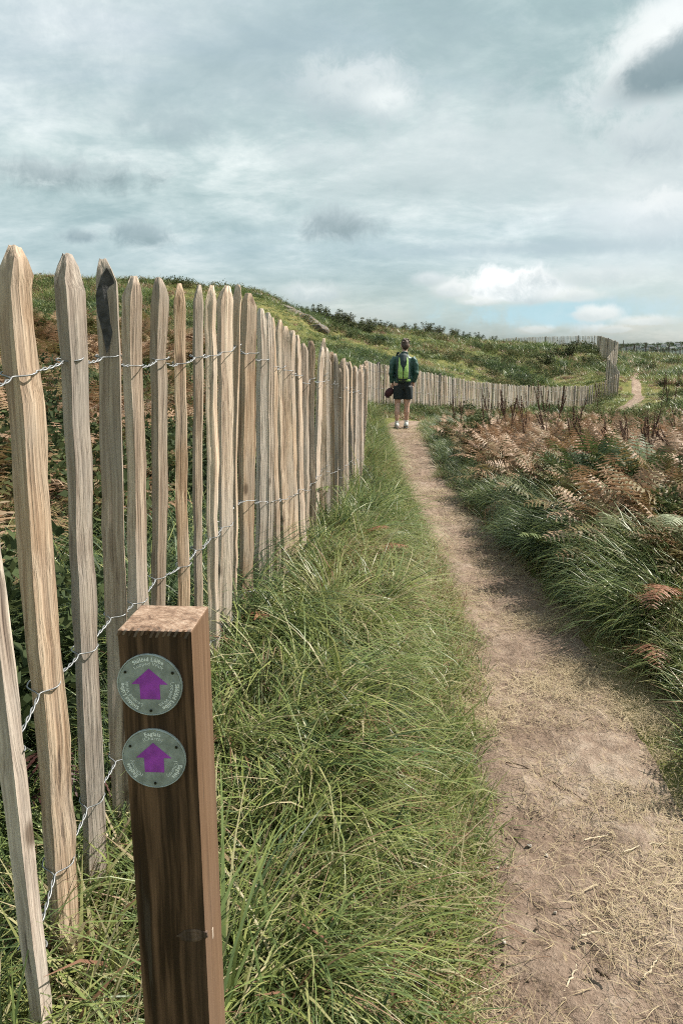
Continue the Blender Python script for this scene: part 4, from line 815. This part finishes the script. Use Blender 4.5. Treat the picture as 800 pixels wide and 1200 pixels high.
scatter('short_bank_grass', 'short ragged grass at the right edge of the path', 'grass', 'short_grass', X, Y, z_at(X, Y), rng.uniform(-3, 3, len(X)), rng.uniform(.8, 1.9, len(X))*np.interp(e, [0, .3, 1], [.7, 1, 1.6]), ti)
X, Y = region(24000, 1.3, 13, 2.2, 24, 1.15); l, r = edges(np.minimum(Y, 15.6)); e = np.where(Y < 16, X-r, X-1.2); pdx = path_d(X, Y)
m = (e+(fbm(X*1.2, Y*1.2, 91, 3)-.5)*.9 > np.interp(Y, [2, 3.5, 6, 14], [.7, .55, .36, .2])) & (X < .62*Y+1.2) & (pdx > .45) & (Y < 17.5+.42*(X-1.5)) & (rng.uniform(0, 1, len(X)) < np.interp(Y, [2, 6, 16, 24], [.9, 1, .8, .6])); X, Y, e = keep(m, X, Y, e)
bt = .72+.42*(fbm(X*.6, Y*.6, 93, 3)-.5)+rng.normal(0, .10, len(X))-.42*sstep(fbm(X*.8, Y*.8, 95, 3), .52, .62)*(e < 1.2)
bt = np.where(Y < 7, bt-.34*np.interp(Y, [5, 7], [1, .4])*rng.uniform(0, 1, len(X)), bt)
scatter('bank_bracken', 'wide bed of rusty and green bracken right of the path', 'bracken', 'bracken', X, Y, z_at(X, Y)+.02, rng.uniform(-3.1, 3.1, len(X)), rng.uniform(.65, 1.15, len(X))*np.interp(Y, [2, 5, 10, 20], [.85, 1.1, .9, .6]), bt+rng.normal(0, .07, len(X)), .36)
X, Y = region(1500, 1.6, 9, 3.0, 20, 1.1); pdx = path_d(X, Y); m = (pdx > .5) & (X < .6*Y+1) & (fbm(X*1.1, Y*1.1, 97, 3) > .52); X, Y = keep(m, X, Y)
scatter('bank_leaves', 'low leafy weeds among the bracken right of the path', 'weeds', 'leaf_clump', X, Y, z_at(X, Y)+rng.uniform(.05, .4, len(X)), rng.uniform(-3, 3, len(X)), rng.uniform(.6, 1.3, len(X)), .6+rng.normal(0, .2, len(X)), .5)
# --- straw on the path
X, Y = region(19000, .1, 2.3, 1.1, 16, 1.7); l, r = edges(Y); v = (X-l)/(r-l); 
pr = np.interp(v, [-.12, .02, .3, .6, .95, 1.5], [.6, .75, .18, .4, 1.0, .45])*sstep(fbm(X*2.6, Y*2.6, 101, 3), .36, .60)*np.interp(Y, [1, 2, 2.8, 4.5, 16], [.22, .42, 1.2, 1.1, .8])
m = rng.uniform(0, 1, len(X)) < pr; X, Y = keep(m, X, Y)
scatter('path_straw', 'dry straw and grass litter strewn over the path', 'straw', 'straw', X, Y, z_at(X, Y, -.004), rng.uniform(-3.1, 3.1, len(X)), rng.uniform(.5, 1.05, len(X)), .45+.5*(fbm(X*3, Y*3, 103, 2)-.5)+rng.normal(0, .15, len(X)), .04)
rk = [bmesh.new() for _ in range(4)]
for i, b_ in enumerate(rk):
    bmesh.ops.create_icosphere(b_, subdivisions=1, radius=1); q_ = random.Random(i)
    for v in b_.verts: v.co = Vector((v.co.x*q_.uniform(.7, 1.3), v.co.y*q_.uniform(.6, 1.1), v.co.z*q_.uniform(.4, .8)))
EARTH = leaf_mat('earth_crumbs', [(0, (.06, .043, .033)), (.5, (.17, .128, .098)), (1, (.34, .28, .23))], 0, .95, 0, .1)
for b_ in rk: proto('crumb', bm_mesh('crumb', b_), EARTH)
X, Y = region(16000, .1, 1.9, 1.1, 12, 1.9); l, r = edges(Y); v = (X-l)/(r-l); m = (v > -.05) & (v < 1.1) & (rng.uniform(0, 1, len(X)) < sstep(fbm(X*4, Y*4, 105, 3), .35, .6)); X, Y = keep(m, X, Y)
scatter('earth_crumbs', 'loose crumbs of earth and grit on the trodden path', 'grit', 'crumb', X, Y, z_at(X, Y, .004), rng.uniform(-3, 3, len(X)), np.minimum(.0065, .0018*np.exp(rng.exponential(.45, len(X)))), .45+rng.normal(0, .22, len(X)), .5)
# --- hillside and far field
n = 52000; rr = np.exp(rng.uniform(math.log(12), math.log(125), n)); th = rng.uniform(-.62, .62, n); X, Y = rr*np.sin(th), rr*np.cos(th)
pdx = path_d(X, Y); m = (pdx > .12) & ((Y > 17.8+.42*(X-1.5)) | (X < fence_x(Y)-2.5)); X, Y, rr = keep(m, X, Y, rr)
a1 = fbm(X*.16, Y*.16, 111, 4); a2 = fbm(X*.5, Y*.5, 113, 3); lawn = sstep(a1+.3*(a2-.5), .41, .53)
ti = np.where(rng.uniform(0, 1, len(X)) < lawn, .48+.3*(a2-.5), .36+.8*(a2-.5))+rng.normal(0, .05, len(X)); ti = np.where(rng.uniform(0, 1, len(X)) < .45*sstep(a2, .5, .60), .98, ti)
sc = np.clip(rr/26, .75, 2.1)*np.where(lawn > .5, .42, .85)*rng.uniform(.7, 1.2, len(X))
scatter('hill_grass', 'rough patchy grass covering the hillside and far field', 'grass', 'hill_tuft', X, Y, z_at(X, Y, .03), rng.uniform(-3, 3, len(X)), np.stack([sc*1.2, sc*1.2, sc*.8], -1), ti)
n = 26000; rr = np.exp(rng.uniform(math.log(14), math.log(95), n)); th = rng.uniform(-.62, .62, n); X, Y = rr*np.sin(th), rr*np.cos(th)
pdx = path_d(X, Y); a1 = fbm(X*.22, Y*.22, 121, 4); m = (pdx > .6) & ((Y > 18.2+.42*(X-1.5)) | (X < fence_x(Y)-3)) & (rng.uniform(0, 1, n) < sstep(a1, .52, .60)*.6); X, Y, rr = keep(m, X, Y, rr)
scatter('hill_scrub', 'low dark scrub and heather patches on the hillside', 'scrub', 'leaf_clump', X, Y, z_at(X, Y, -.02), rng.uniform(-3, 3, len(X)), np.clip(rr/24, .8, 2.6)*rng.uniform(.6, 1.3, len(X)), .55+.9*(fbm(X*.5, Y*.5, 123, 3)-.5)+rng.normal(0, .2, len(X)), .4)
# ------------------------------------------------------------------ shrubs on the skyline
ORD = 'first second third fourth fifth sixth seventh eighth ninth tenth eleventh twelfth thirteenth fourteenth fifteenth sixteenth seventeenth eighteenth nineteenth twentieth'.split()
BARKM = flat_mat('shrub_bark', (.06, .045, .035), .9, 0, .3, 20)
def shrub_meshes(seed):
    r = random.Random(seed); VV, QQ, SS, o = [], [], [], 0; tubes = []
    for b in range(11):
        a = r.uniform(0, 6.28); t = r.uniform(.1, .75); L = r.uniform(.7, 1.15); p = Vector((0, 0, -.1)); pts = [p]; d = Vector((math.cos(a)*math.sin(t), math.sin(a)*math.sin(t), math.cos(t)))
        for k in range(5): d = (d+Vector((r.gauss(0, .16), r.gauss(0, .16), .05))).normalized(); p = p+d*L/5; pts.append(p)
        tubes.append(tube([tuple(q) for q in pts], np.linspace(.03, .006, 6), 4))
        for k in range(2, 6):
            V, Q, s = leafy(46, .17 if k < 5 else .12, .15, (.02, .045), seed*31+b*7+k); V = V+np.array(pts[k])-np.array([0, 0, .08]); VV.append(V); QQ.append(Q+o); SS.append(s); o += len(V)
    V, Q = merge(tubes)
    return mesh_np('foliage', np.concatenate(VV), np.concatenate(QQ), False, {'shade': np.concatenate(SS)}), mesh_np('stems', V, Q)
SHM = LEAVES
m_sh, t_sh, p_sh, o_sh = new_mat('scrub_foliage'); sa = t_sh.node('ShaderNodeAttribute', attribute_type='GEOMETRY', attribute_name='shade').outputs['Fac']; so = t_sh.node('ShaderNodeObjectInfo').outputs['Random']
t_sh.put(p_sh.inputs['Base Color'], t_sh.ramp(t_sh.math('ADD', t_sh.math('MULTIPLY', sa, .6), t_sh.math('MULTIPLY', so, .4)), [(0, (.04, .055, .03)), (.5, (.075, .09, .042)), (.85, (.13, .125, .06)), (1, (.17, .12, .07))])); p_sh.inputs['Roughness'].default_value = .8; p_sh.inputs['Specular IOR Level'].default_value = .1
shl = [shrub_meshes(40+k) for k in range(5)]
for a, b in shl: a.materials.append(m_sh); b.materials.append(BARKM)
SHR = [(352, 374, 49, .75), (362, 374, 50, .95), (374, 377, 50, 1.0), (384, 379, 51, 1.15), (394, 381, 51, 1.15), (404, 382, 52, 1.15), (414, 386, 53, 1.05), (424, 389, 55, 1.0), (434, 391, 56, .9), (446, 390, 58, .8), (458, 391, 60, .8), (472, 393, 62, .8), (486, 394, 64, .75), (500, 396, 66, .8), (514, 397, 67, .7), (530, 398, 68, .8), (546, 399, 68, .7), (560, 399, 69, .6), (575, 401, 69, .6),
       (398, 392, 46, .9), (412, 396, 46, .8), (430, 398, 48, .8), (640, 424, 50, 1.0), (664, 420, 54, 1.1), (690, 424, 50, .8), (676, 428, 47, .7), (330, 352, 44, .5), (790, 462, 30, .5), (765, 462, 34, .55), (775, 447, 40, .6), (796, 447, 40, .6), (762, 436, 52, .7)]
for i, (px, py, Y, s) in enumerate(SHR):
    x, y, z = at(px, py, Y); z = float(zb(np.array([x]), np.array([y]))[0])
    o = empty('shrub', (x, y, z-.05), random.uniform(0, 6.28)); a, b = shl[i % 5]; k = s*Y/46*(.95 if i < 22 else 1)
    o.scale = (k*1.25, k*1.25, k*random.uniform(.85, 1.1)); link('foliage', a, None, o); link('stem', b, None, o)
    lab = 'dark scrubby shrub, %s from the left along the hill skyline' % ORD[i] if i < 19 else 'low dark shrub on the slope below the skyline, %s from the left' % ORD[i-19] if i < 22 else 'rounded grey green bush under the far ridge fence, %s' % ('leftmost of four', 'tall one second from the left', 'rightmost beside the fence', 'lowest on the slope')[i-22] if i < 26 else 'small bush beside the rocks on the left hill crest' if i == 26 else 'low green field bush right of the far path, %s' % ('nearest the right frame edge', 'beside the bend of the path', 'midway up beside the path', 'right of it at the frame edge', 'farthest one')[i-27]
    tag(o, lab, 'shrub', 'skyline shrubs' if i < 19 else 'shrubs below the skyline' if i < 22 else 'bushes under the far fence' if i < 26 else 'hill crest bush' if i == 26 else 'bushes in the right field')
# ------------------------------------------------------------------ rocks on the left hill
def rock_mesh(seed):
    bm = bmesh.new(); bmesh.ops.create_icosphere(bm, subdivisions=3, radius=1); r = np.random.default_rng(seed); c = r.normal(0, 1, (14, 3)); c /= np.linalg.norm(c, axis=1)[:, None]; h = r.uniform(.55, .9, 14)
    for v in bm.verts:
        p = np.array(v.co)
        for n, d in zip(c, h):
            e = p@n-d
            if e > 0: p = p-n*e*.9
        v.co = Vector(p*(1+.10*(float(vnoise(p[0]*4+seed, p[1]*4+p[2]*3, 5))-.5)))
    return bm_mesh('rock', bm)
m, t, p, o = new_mat('lichened_rock'); v = t.node('ShaderNodeTexCoord').outputs['Object']; n1 = t.noise(v, 2.2, 6, .65, .5); n2 = t.noise(v, 7, 5, .6)
ROCKM = m; c = t.ramp(n1, [(.35, (.07, .065, .06)), (.5, (.13, .12, .11)), (.65, (.21, .195, .175))]); c = t.mix(t.math('MULTIPLY', t.smooth(n2, .52, .62), .7), c, (.30, .17, .07)); t.put(p.inputs['Base Color'], c); p.inputs['Roughness'].default_value = .9
b_ = t.node('ShaderNodeBump'); b_.inputs['Distance'].default_value = .1; t.put(b_.inputs['Height'], n2); t.put(p.inputs['Normal'], b_.outputs[0])
for i, (px, py, Y, sx, sz, lab) in enumerate([(306, 342, 43, .7, .32, 'orange lichened rock at the hill crest above the wide pale'), (318, 347, 43, .6, .3, 'pale orange rock just right of the hill crest rock'), (331, 354, 43, .8, .36, 'dark grey rock slab jutting from the hill crest'), (346, 366, 42, .9, .4, 'grey rock face halfway down the hill shoulder'), (360, 375, 42, .9, .4, 'lowest long grey rock on the hill shoulder'), (372, 386, 40, .7, .3, 'small rock half buried under the skyline shrubs'), (222, 336, 43, 1.0, .3, 'small dark rock on the hill behind the short pales'), (70, 332, 43, .9, .25, 'small pale rock on the far left hilltop')]):
    x, y, z = at(px, py, Y); z = float(zb(np.array([x]), np.array([y]))[0])
    o = link('rock', rock_mesh(60+i), ROCKM, None, (x, y, z+sz*.1), (random.uniform(-.2, .2), .25, random.uniform(-.5, .5)), (sx, sx*.8, sz)); tag(o, lab, 'rock', 'rocks on the left hill')
# ------------------------------------------------------------------ dock stalks and ferns
DOCK = flat_mat('dead_dock_seed', (.095, .046, .03), .85, 0, .5, 40)
DSTEM = flat_mat('dead_dock_stem', (.10, .05, .032), .8, 0, .3, 40)
def dock_parts(seed):
    r = random.Random(seed); stems = []; heads = []; g = np.random.default_rng(seed)
    main = [Vector((0, 0, 0))]; d = Vector((r.gauss(0, .05), r.gauss(0, .05), 1))
    for k in range(8): d = (d+Vector((r.gauss(0, .06), r.gauss(0, .06), 0))).normalized(); main.append(main[-1]+d*.125)
    stems.append(tube([tuple(q) for q in main], np.linspace(.007, .0025, 9), 4)); brs = [(main[3:], 1.0)]
    for b in range(r.randint(3, 6)):
        k = r.randint(3, 6); a = r.uniform(0, 6.28); p = main[k]; dd = Vector((math.cos(a)*.5, math.sin(a)*.5, 1)).normalized(); pts = [p]
        for j in range(4): dd = (dd+Vector((0, 0, .12))).normalized(); pts.append(pts[-1]+dd*r.uniform(.05, .085))
        stems.append(tube([tuple(q) for q in pts], np.linspace(.0035, .0015, 5), 3)); brs.append((pts[1:], .8))
    VV, o = [], 0
    for pts, w in brs:
        P = np.array([tuple(q) for q in pts]); n = int(70*len(P)*w); t = g.uniform(0, len(P)-1, n); i = np.minimum(t.astype(int), len(P)-2); f = (t-i)[:, None]; c = P[i]*(1-f)+P[i+1]*f
        rad = .020*w*(1-.55*t/(len(P)-1))*(.6+.5*np.abs(np.sin(t*5))); c = c+g.normal(0, 1, (n, 3))*rad[:, None]*.62
        u = g.normal(0, 1, (n, 3)); u /= np.linalg.norm(u, axis=1)[:, None]; v = np.cross(u, g.normal(0, 1, (n, 3))); v /= np.linalg.norm(v, axis=1)[:, None]; s = g.uniform(.004, .009, n)[:, None]
        VV.append(np.stack([c-u*s, c+v*s*.7, c+u*s, c-v*s*.7], 1).reshape(-1, 3))
    V = np.concatenate(VV); S_, Q_ = merge(stems)
    return mesh_np('stem', S_, Q_), mesh_np('seed_head', V, np.arange(len(V)).reshape(-1, 4))
dk = [dock_parts(900+k) for k in range(6)]
for a, b in dk: a.materials.append(DSTEM); b.materials.append(DOCK)
DK = [(566, 500, 474, 11, -.12), (574, 506, 462, 10.4, -.2), (590, 512, 470, 9.6, -.25), (596, 505, 472, 10.2, .05), (610, 508, 474, 10, -.15), (618, 500, 470, 10.5, -.1), (634, 512, 462, 9.4, -.28), (640, 512, 460, 9.2, -.12), (648, 508, 464, 9.6, .06), (530, 492, 470, 12.5, -.1), (537, 496, 476, 12.5, .1), (585, 498, 472, 11, .1), (690, 545, 505, 7.2, -.5), (672, 520, 492, 8.5, 0), (668, 512, 488, 9, -.1), (711, 525, 502, 8.2, -.2), (728, 530, 502, 8, 0), (738, 530, 494, 8, -.2), (757, 540, 494, 7.4, .0), (762, 548, 492, 7.2, .05), (752, 525, 500, 8.2, -.1), (770, 532, 508, 8, -.1), (792, 540, 512, 7.4, -.55), (793, 505, 488, 10, -.3), (678, 500, 474, 11, 0), (700, 478, 450, 17, -.1), (775, 470, 445, 21, .05), (779, 468, 446, 21, -.15), (790, 462, 440, 24, .1), (470, 478, 470, 14, 0)]
DKL = {6: 'leaning dock stalk, tallest of the dark cluster before the curving fence', 12: 'steeply leaning dark dock stalk alone over the green fern edge', 17: 'straight dark dock stalk leaning left in the middle of the rusty bracken', 22: 'bent dark dock stalk at the right edge of the bracken', 18: 'branched dark dock stalk rising from pale bracken on the right'}
_o = sorted(range(24), key=lambda j: DK[j][0]); DKO = {j: (ORD+['twenty first', 'twenty second', 'twenty third', 'last'])[_o.index(j)] for j in range(24)}
for i, (px, yb, yt, Y, lean) in enumerate(DK[:-1]):
    x, y, _ = at(px, yb, Y); z = float(zb(np.array([x]), np.array([y]))[0]); zt = at(px, yt, Y)[2]; hgt = max(.45, zt-z+.02)/max(.6, math.cos(lean))
    o = empty('dock_plant', (x-math.sin(lean)*hgt*.6, y, z-.02), random.uniform(0, 6.28)); o.rotation_euler = (0, 0, 0); o.scale = (.6, .6, hgt*1.16)
    o.rotation_euler = (random.uniform(-.08, .08), lean, random.uniform(-.3, .3)); a, b = dk[i % 6]; link('stem', a, None, o); link('seed_head', b, None, o)
    tag(o, DKL.get(i, 'dark dead dock stalk, %s from the left in the rusty bracken' % DKO[i] if i < 24 else 'dark dead stalk in the far field, %s' % ('in front of the curving fence', 'left of the path bend', 'thick one right of the far path', 'thin one beside the thick one', 'farthest right')[i-24]), 'plant', 'dock stalks in the bracken' if i < 24 else 'dead stalks in the far field')
def tinted_fern(name, ramp_):
    m, t, p, o = new_mat(name); b = t.node('ShaderNodeAttribute', attribute_type='GEOMETRY', attribute_name='shade').outputs['Fac']; c = t.ramp(b, ramp_); t.put(p.inputs['Base Color'], c); p.inputs['Roughness'].default_value = .55
    tr = t.node('ShaderNodeBsdfTranslucent'); t.put(tr.inputs[0], c); mx = t.node('ShaderNodeMixShader'); mx.inputs[0].default_value = .25; t.l.new(p.outputs[0], mx.inputs[1]); t.l.new(tr.outputs[0], mx.inputs[2]); t.l.new(mx.outputs[0], o.inputs[0]); return m
FRUST = tinted_fern('rusty_frond', [(0, (.13, .055, .03)), (.5, (.25, .11, .06)), (1, (.40, .22, .13))]); FDARK = tinted_fern('maroon_frond', [(0, (.03, .012, .012)), (.5, (.065, .025, .022)), (1, (.11, .05, .04))]); FPALE = tinted_fern('pale_frond', [(0, (.16, .20, .11)), (.5, (.28, .31, .19)), (1, (.42, .43, .31))]); FGREEN = tinted_fern('green_frond', [(0, (.07, .11, .035)), (.5, (.16, .21, .07)), (1, (.32, .34, .14))])
for i, (px, py, Y, L, rz, t0, dr, lift, mt, lab) in enumerate([
  (770, 668, 3.75, .42, math.pi+1.1, .5, 1.5, .16, FRUST, 'drooping rust brown fern frond at the right frame edge'), (792, 655, 3.6, .45, math.pi+.8, .5, 1.5, .22, FRUST, 'larger rust brown fern frond hanging at the right frame edge'), (762, 720, 3.5, .42, math.pi+1.3, .7, 1.4, .06, FRUST, 'dead brown fern frond crumpled low in the grass'),
  (795, 612, 4.2, .5, math.pi+1.0, .6, 1.2, .36, FPALE, 'silvery bleached fern frond at the right edge'), (775, 600, 4.4, .42, math.pi+1.4, .6, 1.2, .36, FPALE, 'pale fern frond beside the silvery one at the right'), (640, 640, 5.0, .38, math.pi+.6, .8, .9, .25, FGREEN, 'yellow green fern frond reaching over the shaded path edge'), (720, 618, 4.6, .36, math.pi+.8, .6, .8, .35, FPALE, 'pale fern frond above the dark grass overhang'),
  (330, 610, 4.9, .5, -1.3, .5, 1.1, .22, FPALE, 'pale green fern frond against the foot of the fence'), (352, 628, 4.7, .5, -.6, .6, 1.0, .20, FGREEN, 'light green fern frond in the left bank near the fence'), (448, 640, 4.6, .26, -.6, .6, 1.0, .20, FPALE, 'small bleached fern frond beside the path on the left bank'), (430, 655, 4.4, .3, -.9, .5, 1.2, .20, FRUST, 'orange brown dead fern frond on the left bank'), (440, 668, 4.3, .28, -.2, .7, 1.2, .18, FRUST, 'small rusty fern frond lying near the orange one'), (283, 750, 2.75, .3, -.9, .5, 1.2, .03, FRUST, 'dead orange fern frond at the foot of the broad pale'), (38, 905, 1.75, .34, -.8, .5, 1.5, .10, FDARK, 'dark maroon dead fern behind the fence left of the waymarker'), (122, 935, 1.75, .3, -2.2, .6, 1.4, .08, FDARK, 'dark maroon dead fern behind the pale beside the waymarker')]):
    x, y, _ = at(px, py, Y); z = float(zb(np.array([x]), np.array([y]))[0])
    V, Q, s = frond(L, 700+i, 18, dr, t0, 0.02, 7); me = mesh_np('fern_frond', V, Q, False, {'shade': s})
    o = link('fern_frond', me, mt, None, (x+math.cos(rz)*-.2*L, y-math.sin(rz)*.2*L, z+lift), (0, 0, rz)); tag(o, lab, 'fern', 'ferns beside the path')
# ------------------------------------------------------------------ twigs and stones on the path
TW = flat_mat('bleached_twig', (.42, .35, .25), .8, 0, .25, 60); TD = flat_mat('dark_root', (.09, .06, .04), .9, 0, .3, 60); ST = flat_mat('pale_stone', (.36, .32, .28), .85, 0, .25, 50)
def ground_pt(px, py):
    Y = 1.62/-ratio(px, py)[1]
    for _ in range(6):
        x = ratio(px, py)[0]*Y; z = float(zb(np.array([x]), np.array([Y]))[0]); Y = (z-H)/ratio(px, py)[1]
    return ratio(px, py)[0]*Y, Y, z
for i, (pts, rad, mt, lab) in enumerate([([(592, 895), (625, 905), (660, 925), (690, 945), (722, 965)], .0026, TD, 'long dark root crossing the middle of the path'), ([(685, 988), (705, 982), (722, 978)], .003, TW, 'thin pale twig lying on bare earth'), ([(730, 1002), (760, 993), (785, 990)], .003, TW, 'pale twig pointing right on the path edge'), ([(752, 1150), (763, 1135), (772, 1122)], .003, TW, 'short bleached twig tilted across the near path'), ([(680, 1100), (700, 1096), (722, 1102)], .004, TW, 'pale straw twig low on the near path'), ([(697, 1140), (706, 1146), (715, 1152)], .006, TD, 'short dark stick half buried near the camera'), ([(660, 1165), (668, 1150), (675, 1135)], .003, TW, 'little bleached twig beside the dark stick'), ([(720, 935), (735, 925), (740, 940)], .003, TD, 'hooked dark rootlet right of the long root'), ([(786, 690), (770, 672), (762, 668)], .004, TW, 'pale bent twig poking from the right bank grass')]):
    P = []
    for px, py in pts: a = ground_pt(px, py); P.append((a[0], a[1], a[2]+rad+random.uniform(.004, .010)))
    P = np.array(P); t = np.linspace(0, len(P)-1, 14); Pi = np.array([np.interp(t, np.arange(len(P)), P[:, k]) for k in range(3)]).T; Pi += rng.normal(0, .002, Pi.shape)
    V, Q = tube(Pi, np.linspace(rad, rad*.4, 14), 5); o = link('twig', mesh_np('twig', V, Q, True), mt); tag(o, lab, 'twig', 'twigs on the path')
for i, (px, py, r_, lab) in enumerate([(620, 992, .012, 'small pale stone on bare earth left of centre path'), (563, 998, .014, 'grey pebble at the grassy left path edge'), (640, 1003, .008, 'tiny stone right of the pale stone'), (583, 1018, .010, 'flat stone lying in the left path margin'), (612, 1045, .016, 'dark lump of earth on the near path'), (700, 812, .009, 'pebble in the straw on the right path margin'), (560, 800, .010, 'small stone beside the left grass edge'), (590, 1105, .010, 'pebble by the grass tuft near the camera'), (650, 1070, .008, 'brown pebble in the middle of the near path')]):
    x, y, z = ground_pt(px, py); o = link('pebble', rock_mesh(300+i), ST if i != 4 else TD, None, (x, y, z+r_*.25), (random.random(), random.random(), random.random()*3), (r_, r_*.8, r_*.6)); tag(o, lab, 'pebble', 'pebbles on the path')
# ------------------------------------------------------------------ far field: dark pales, distant houses and woods
fence4 = empty('paling_fence', at(726, 416, 92)); tag(fence4, 'dark paling fence crossing the far field under the distant hill', 'fence')
loD = [paling_mesh(1.25, .045, .032, 980+k, 7, 6) for k in range(4)]
for q in loD: q.materials[0] = OLDPOST
D0, D1 = at(724, 404, 92), at(830, 412, 84); n4 = 70
for k in range(n4):
    t = k/(n4-1); T = Vector(D0).lerp(Vector(D1), t); T.z += random.gauss(0, .08); B0 = Vector((T.x, T.y, T.z-1.5)); big = k % 9 == 4
    if big: T.z += random.uniform(.3, .8)
    spot(0, child_local(fence4, B0), child_local(fence4, T), .16 if big else random.uniform(.05, .085), .06, None, 0, random.uniform(0, 3), fence4, loD[k % 4])
WALLM = flat_mat('far_house_render', (.55, .56, .55), .9, 0, .1, 2); ROOFM = flat_mat('far_house_slate', (.10, .11, .12), .9, 0, .2, 2); PANEM = flat_mat('far_window', (.03, .04, .05), .3)
hw_me = bm_mesh('wall', box_bm(-4.5, 4.5, -3, 3, -2, 3, 0)); hw_me.materials.append(WALLM)
rf_me = mesh_py('roof', [(-4.8, -3.4, 2.9), (4.8, -3.4, 2.9), (4.8, 3.4, 2.9), (-4.8, 3.4, 2.9), (-4.8, 0, 5.2), (4.8, 0, 5.2)], [(0, 1, 5, 4), (2, 3, 4, 5), (0, 4, 3), (1, 2, 5), (0, 3, 2, 1)]); rf_me.materials.append(ROOFM)
wd_me = mesh_py('window', [(-.6, -3.03, .9), (.6, -3.03, .9), (.6, -3.03, 2.1), (-.6, -3.03, 2.1)], [(0, 1, 2, 3)]); wd_me.materials.append(PANEM)
for i, (px, Y) in enumerate([(738, 1330), (746, 1350), (757, 1300), (762, 1370), (770, 1310), (778, 1380), (786, 1320), (793, 1400), (797, 1340), (804, 1350)]):
    x = at(px, 400, Y)[0]; z = far_z(x, Y); o = empty('house', (x, Y, z), random.uniform(-.6, .6)); o.scale = (random.uniform(.8, 1.4), 1, 1)
    link('wall', hw_me, None, o); link('roof', rf_me, None, o)
    for dx in (-2.6, 2.6): link('window', wd_me, None, o, (dx, 0, 0))
    tag(o, 'tiny pale house on the distant wooded hill, %s from the left' % ORD[i], 'house', 'houses on the distant hill')
X = rng.uniform(380, 1500, 5000); Y = rng.uniform(1230, 1640, 5000); pm = sstep(fbm(X*.012, Y*.012, 131, 3), .40, .55); m = rng.uniform(0, 1, 5000) < pm*.9+.05; X, Y = keep(m, X, Y)
Z = np.array([far_z(a, b) for a, b in zip(X, Y)])
scatter('distant_woodland', 'dark blue green trees covering the distant hill', 'woodland', 'leaf_clump', X, Y, Z-1, rng.uniform(-3, 3, len(X)), rng.uniform(14, 30, len(X)), .25+rng.normal(0, .15, len(X)), .2)
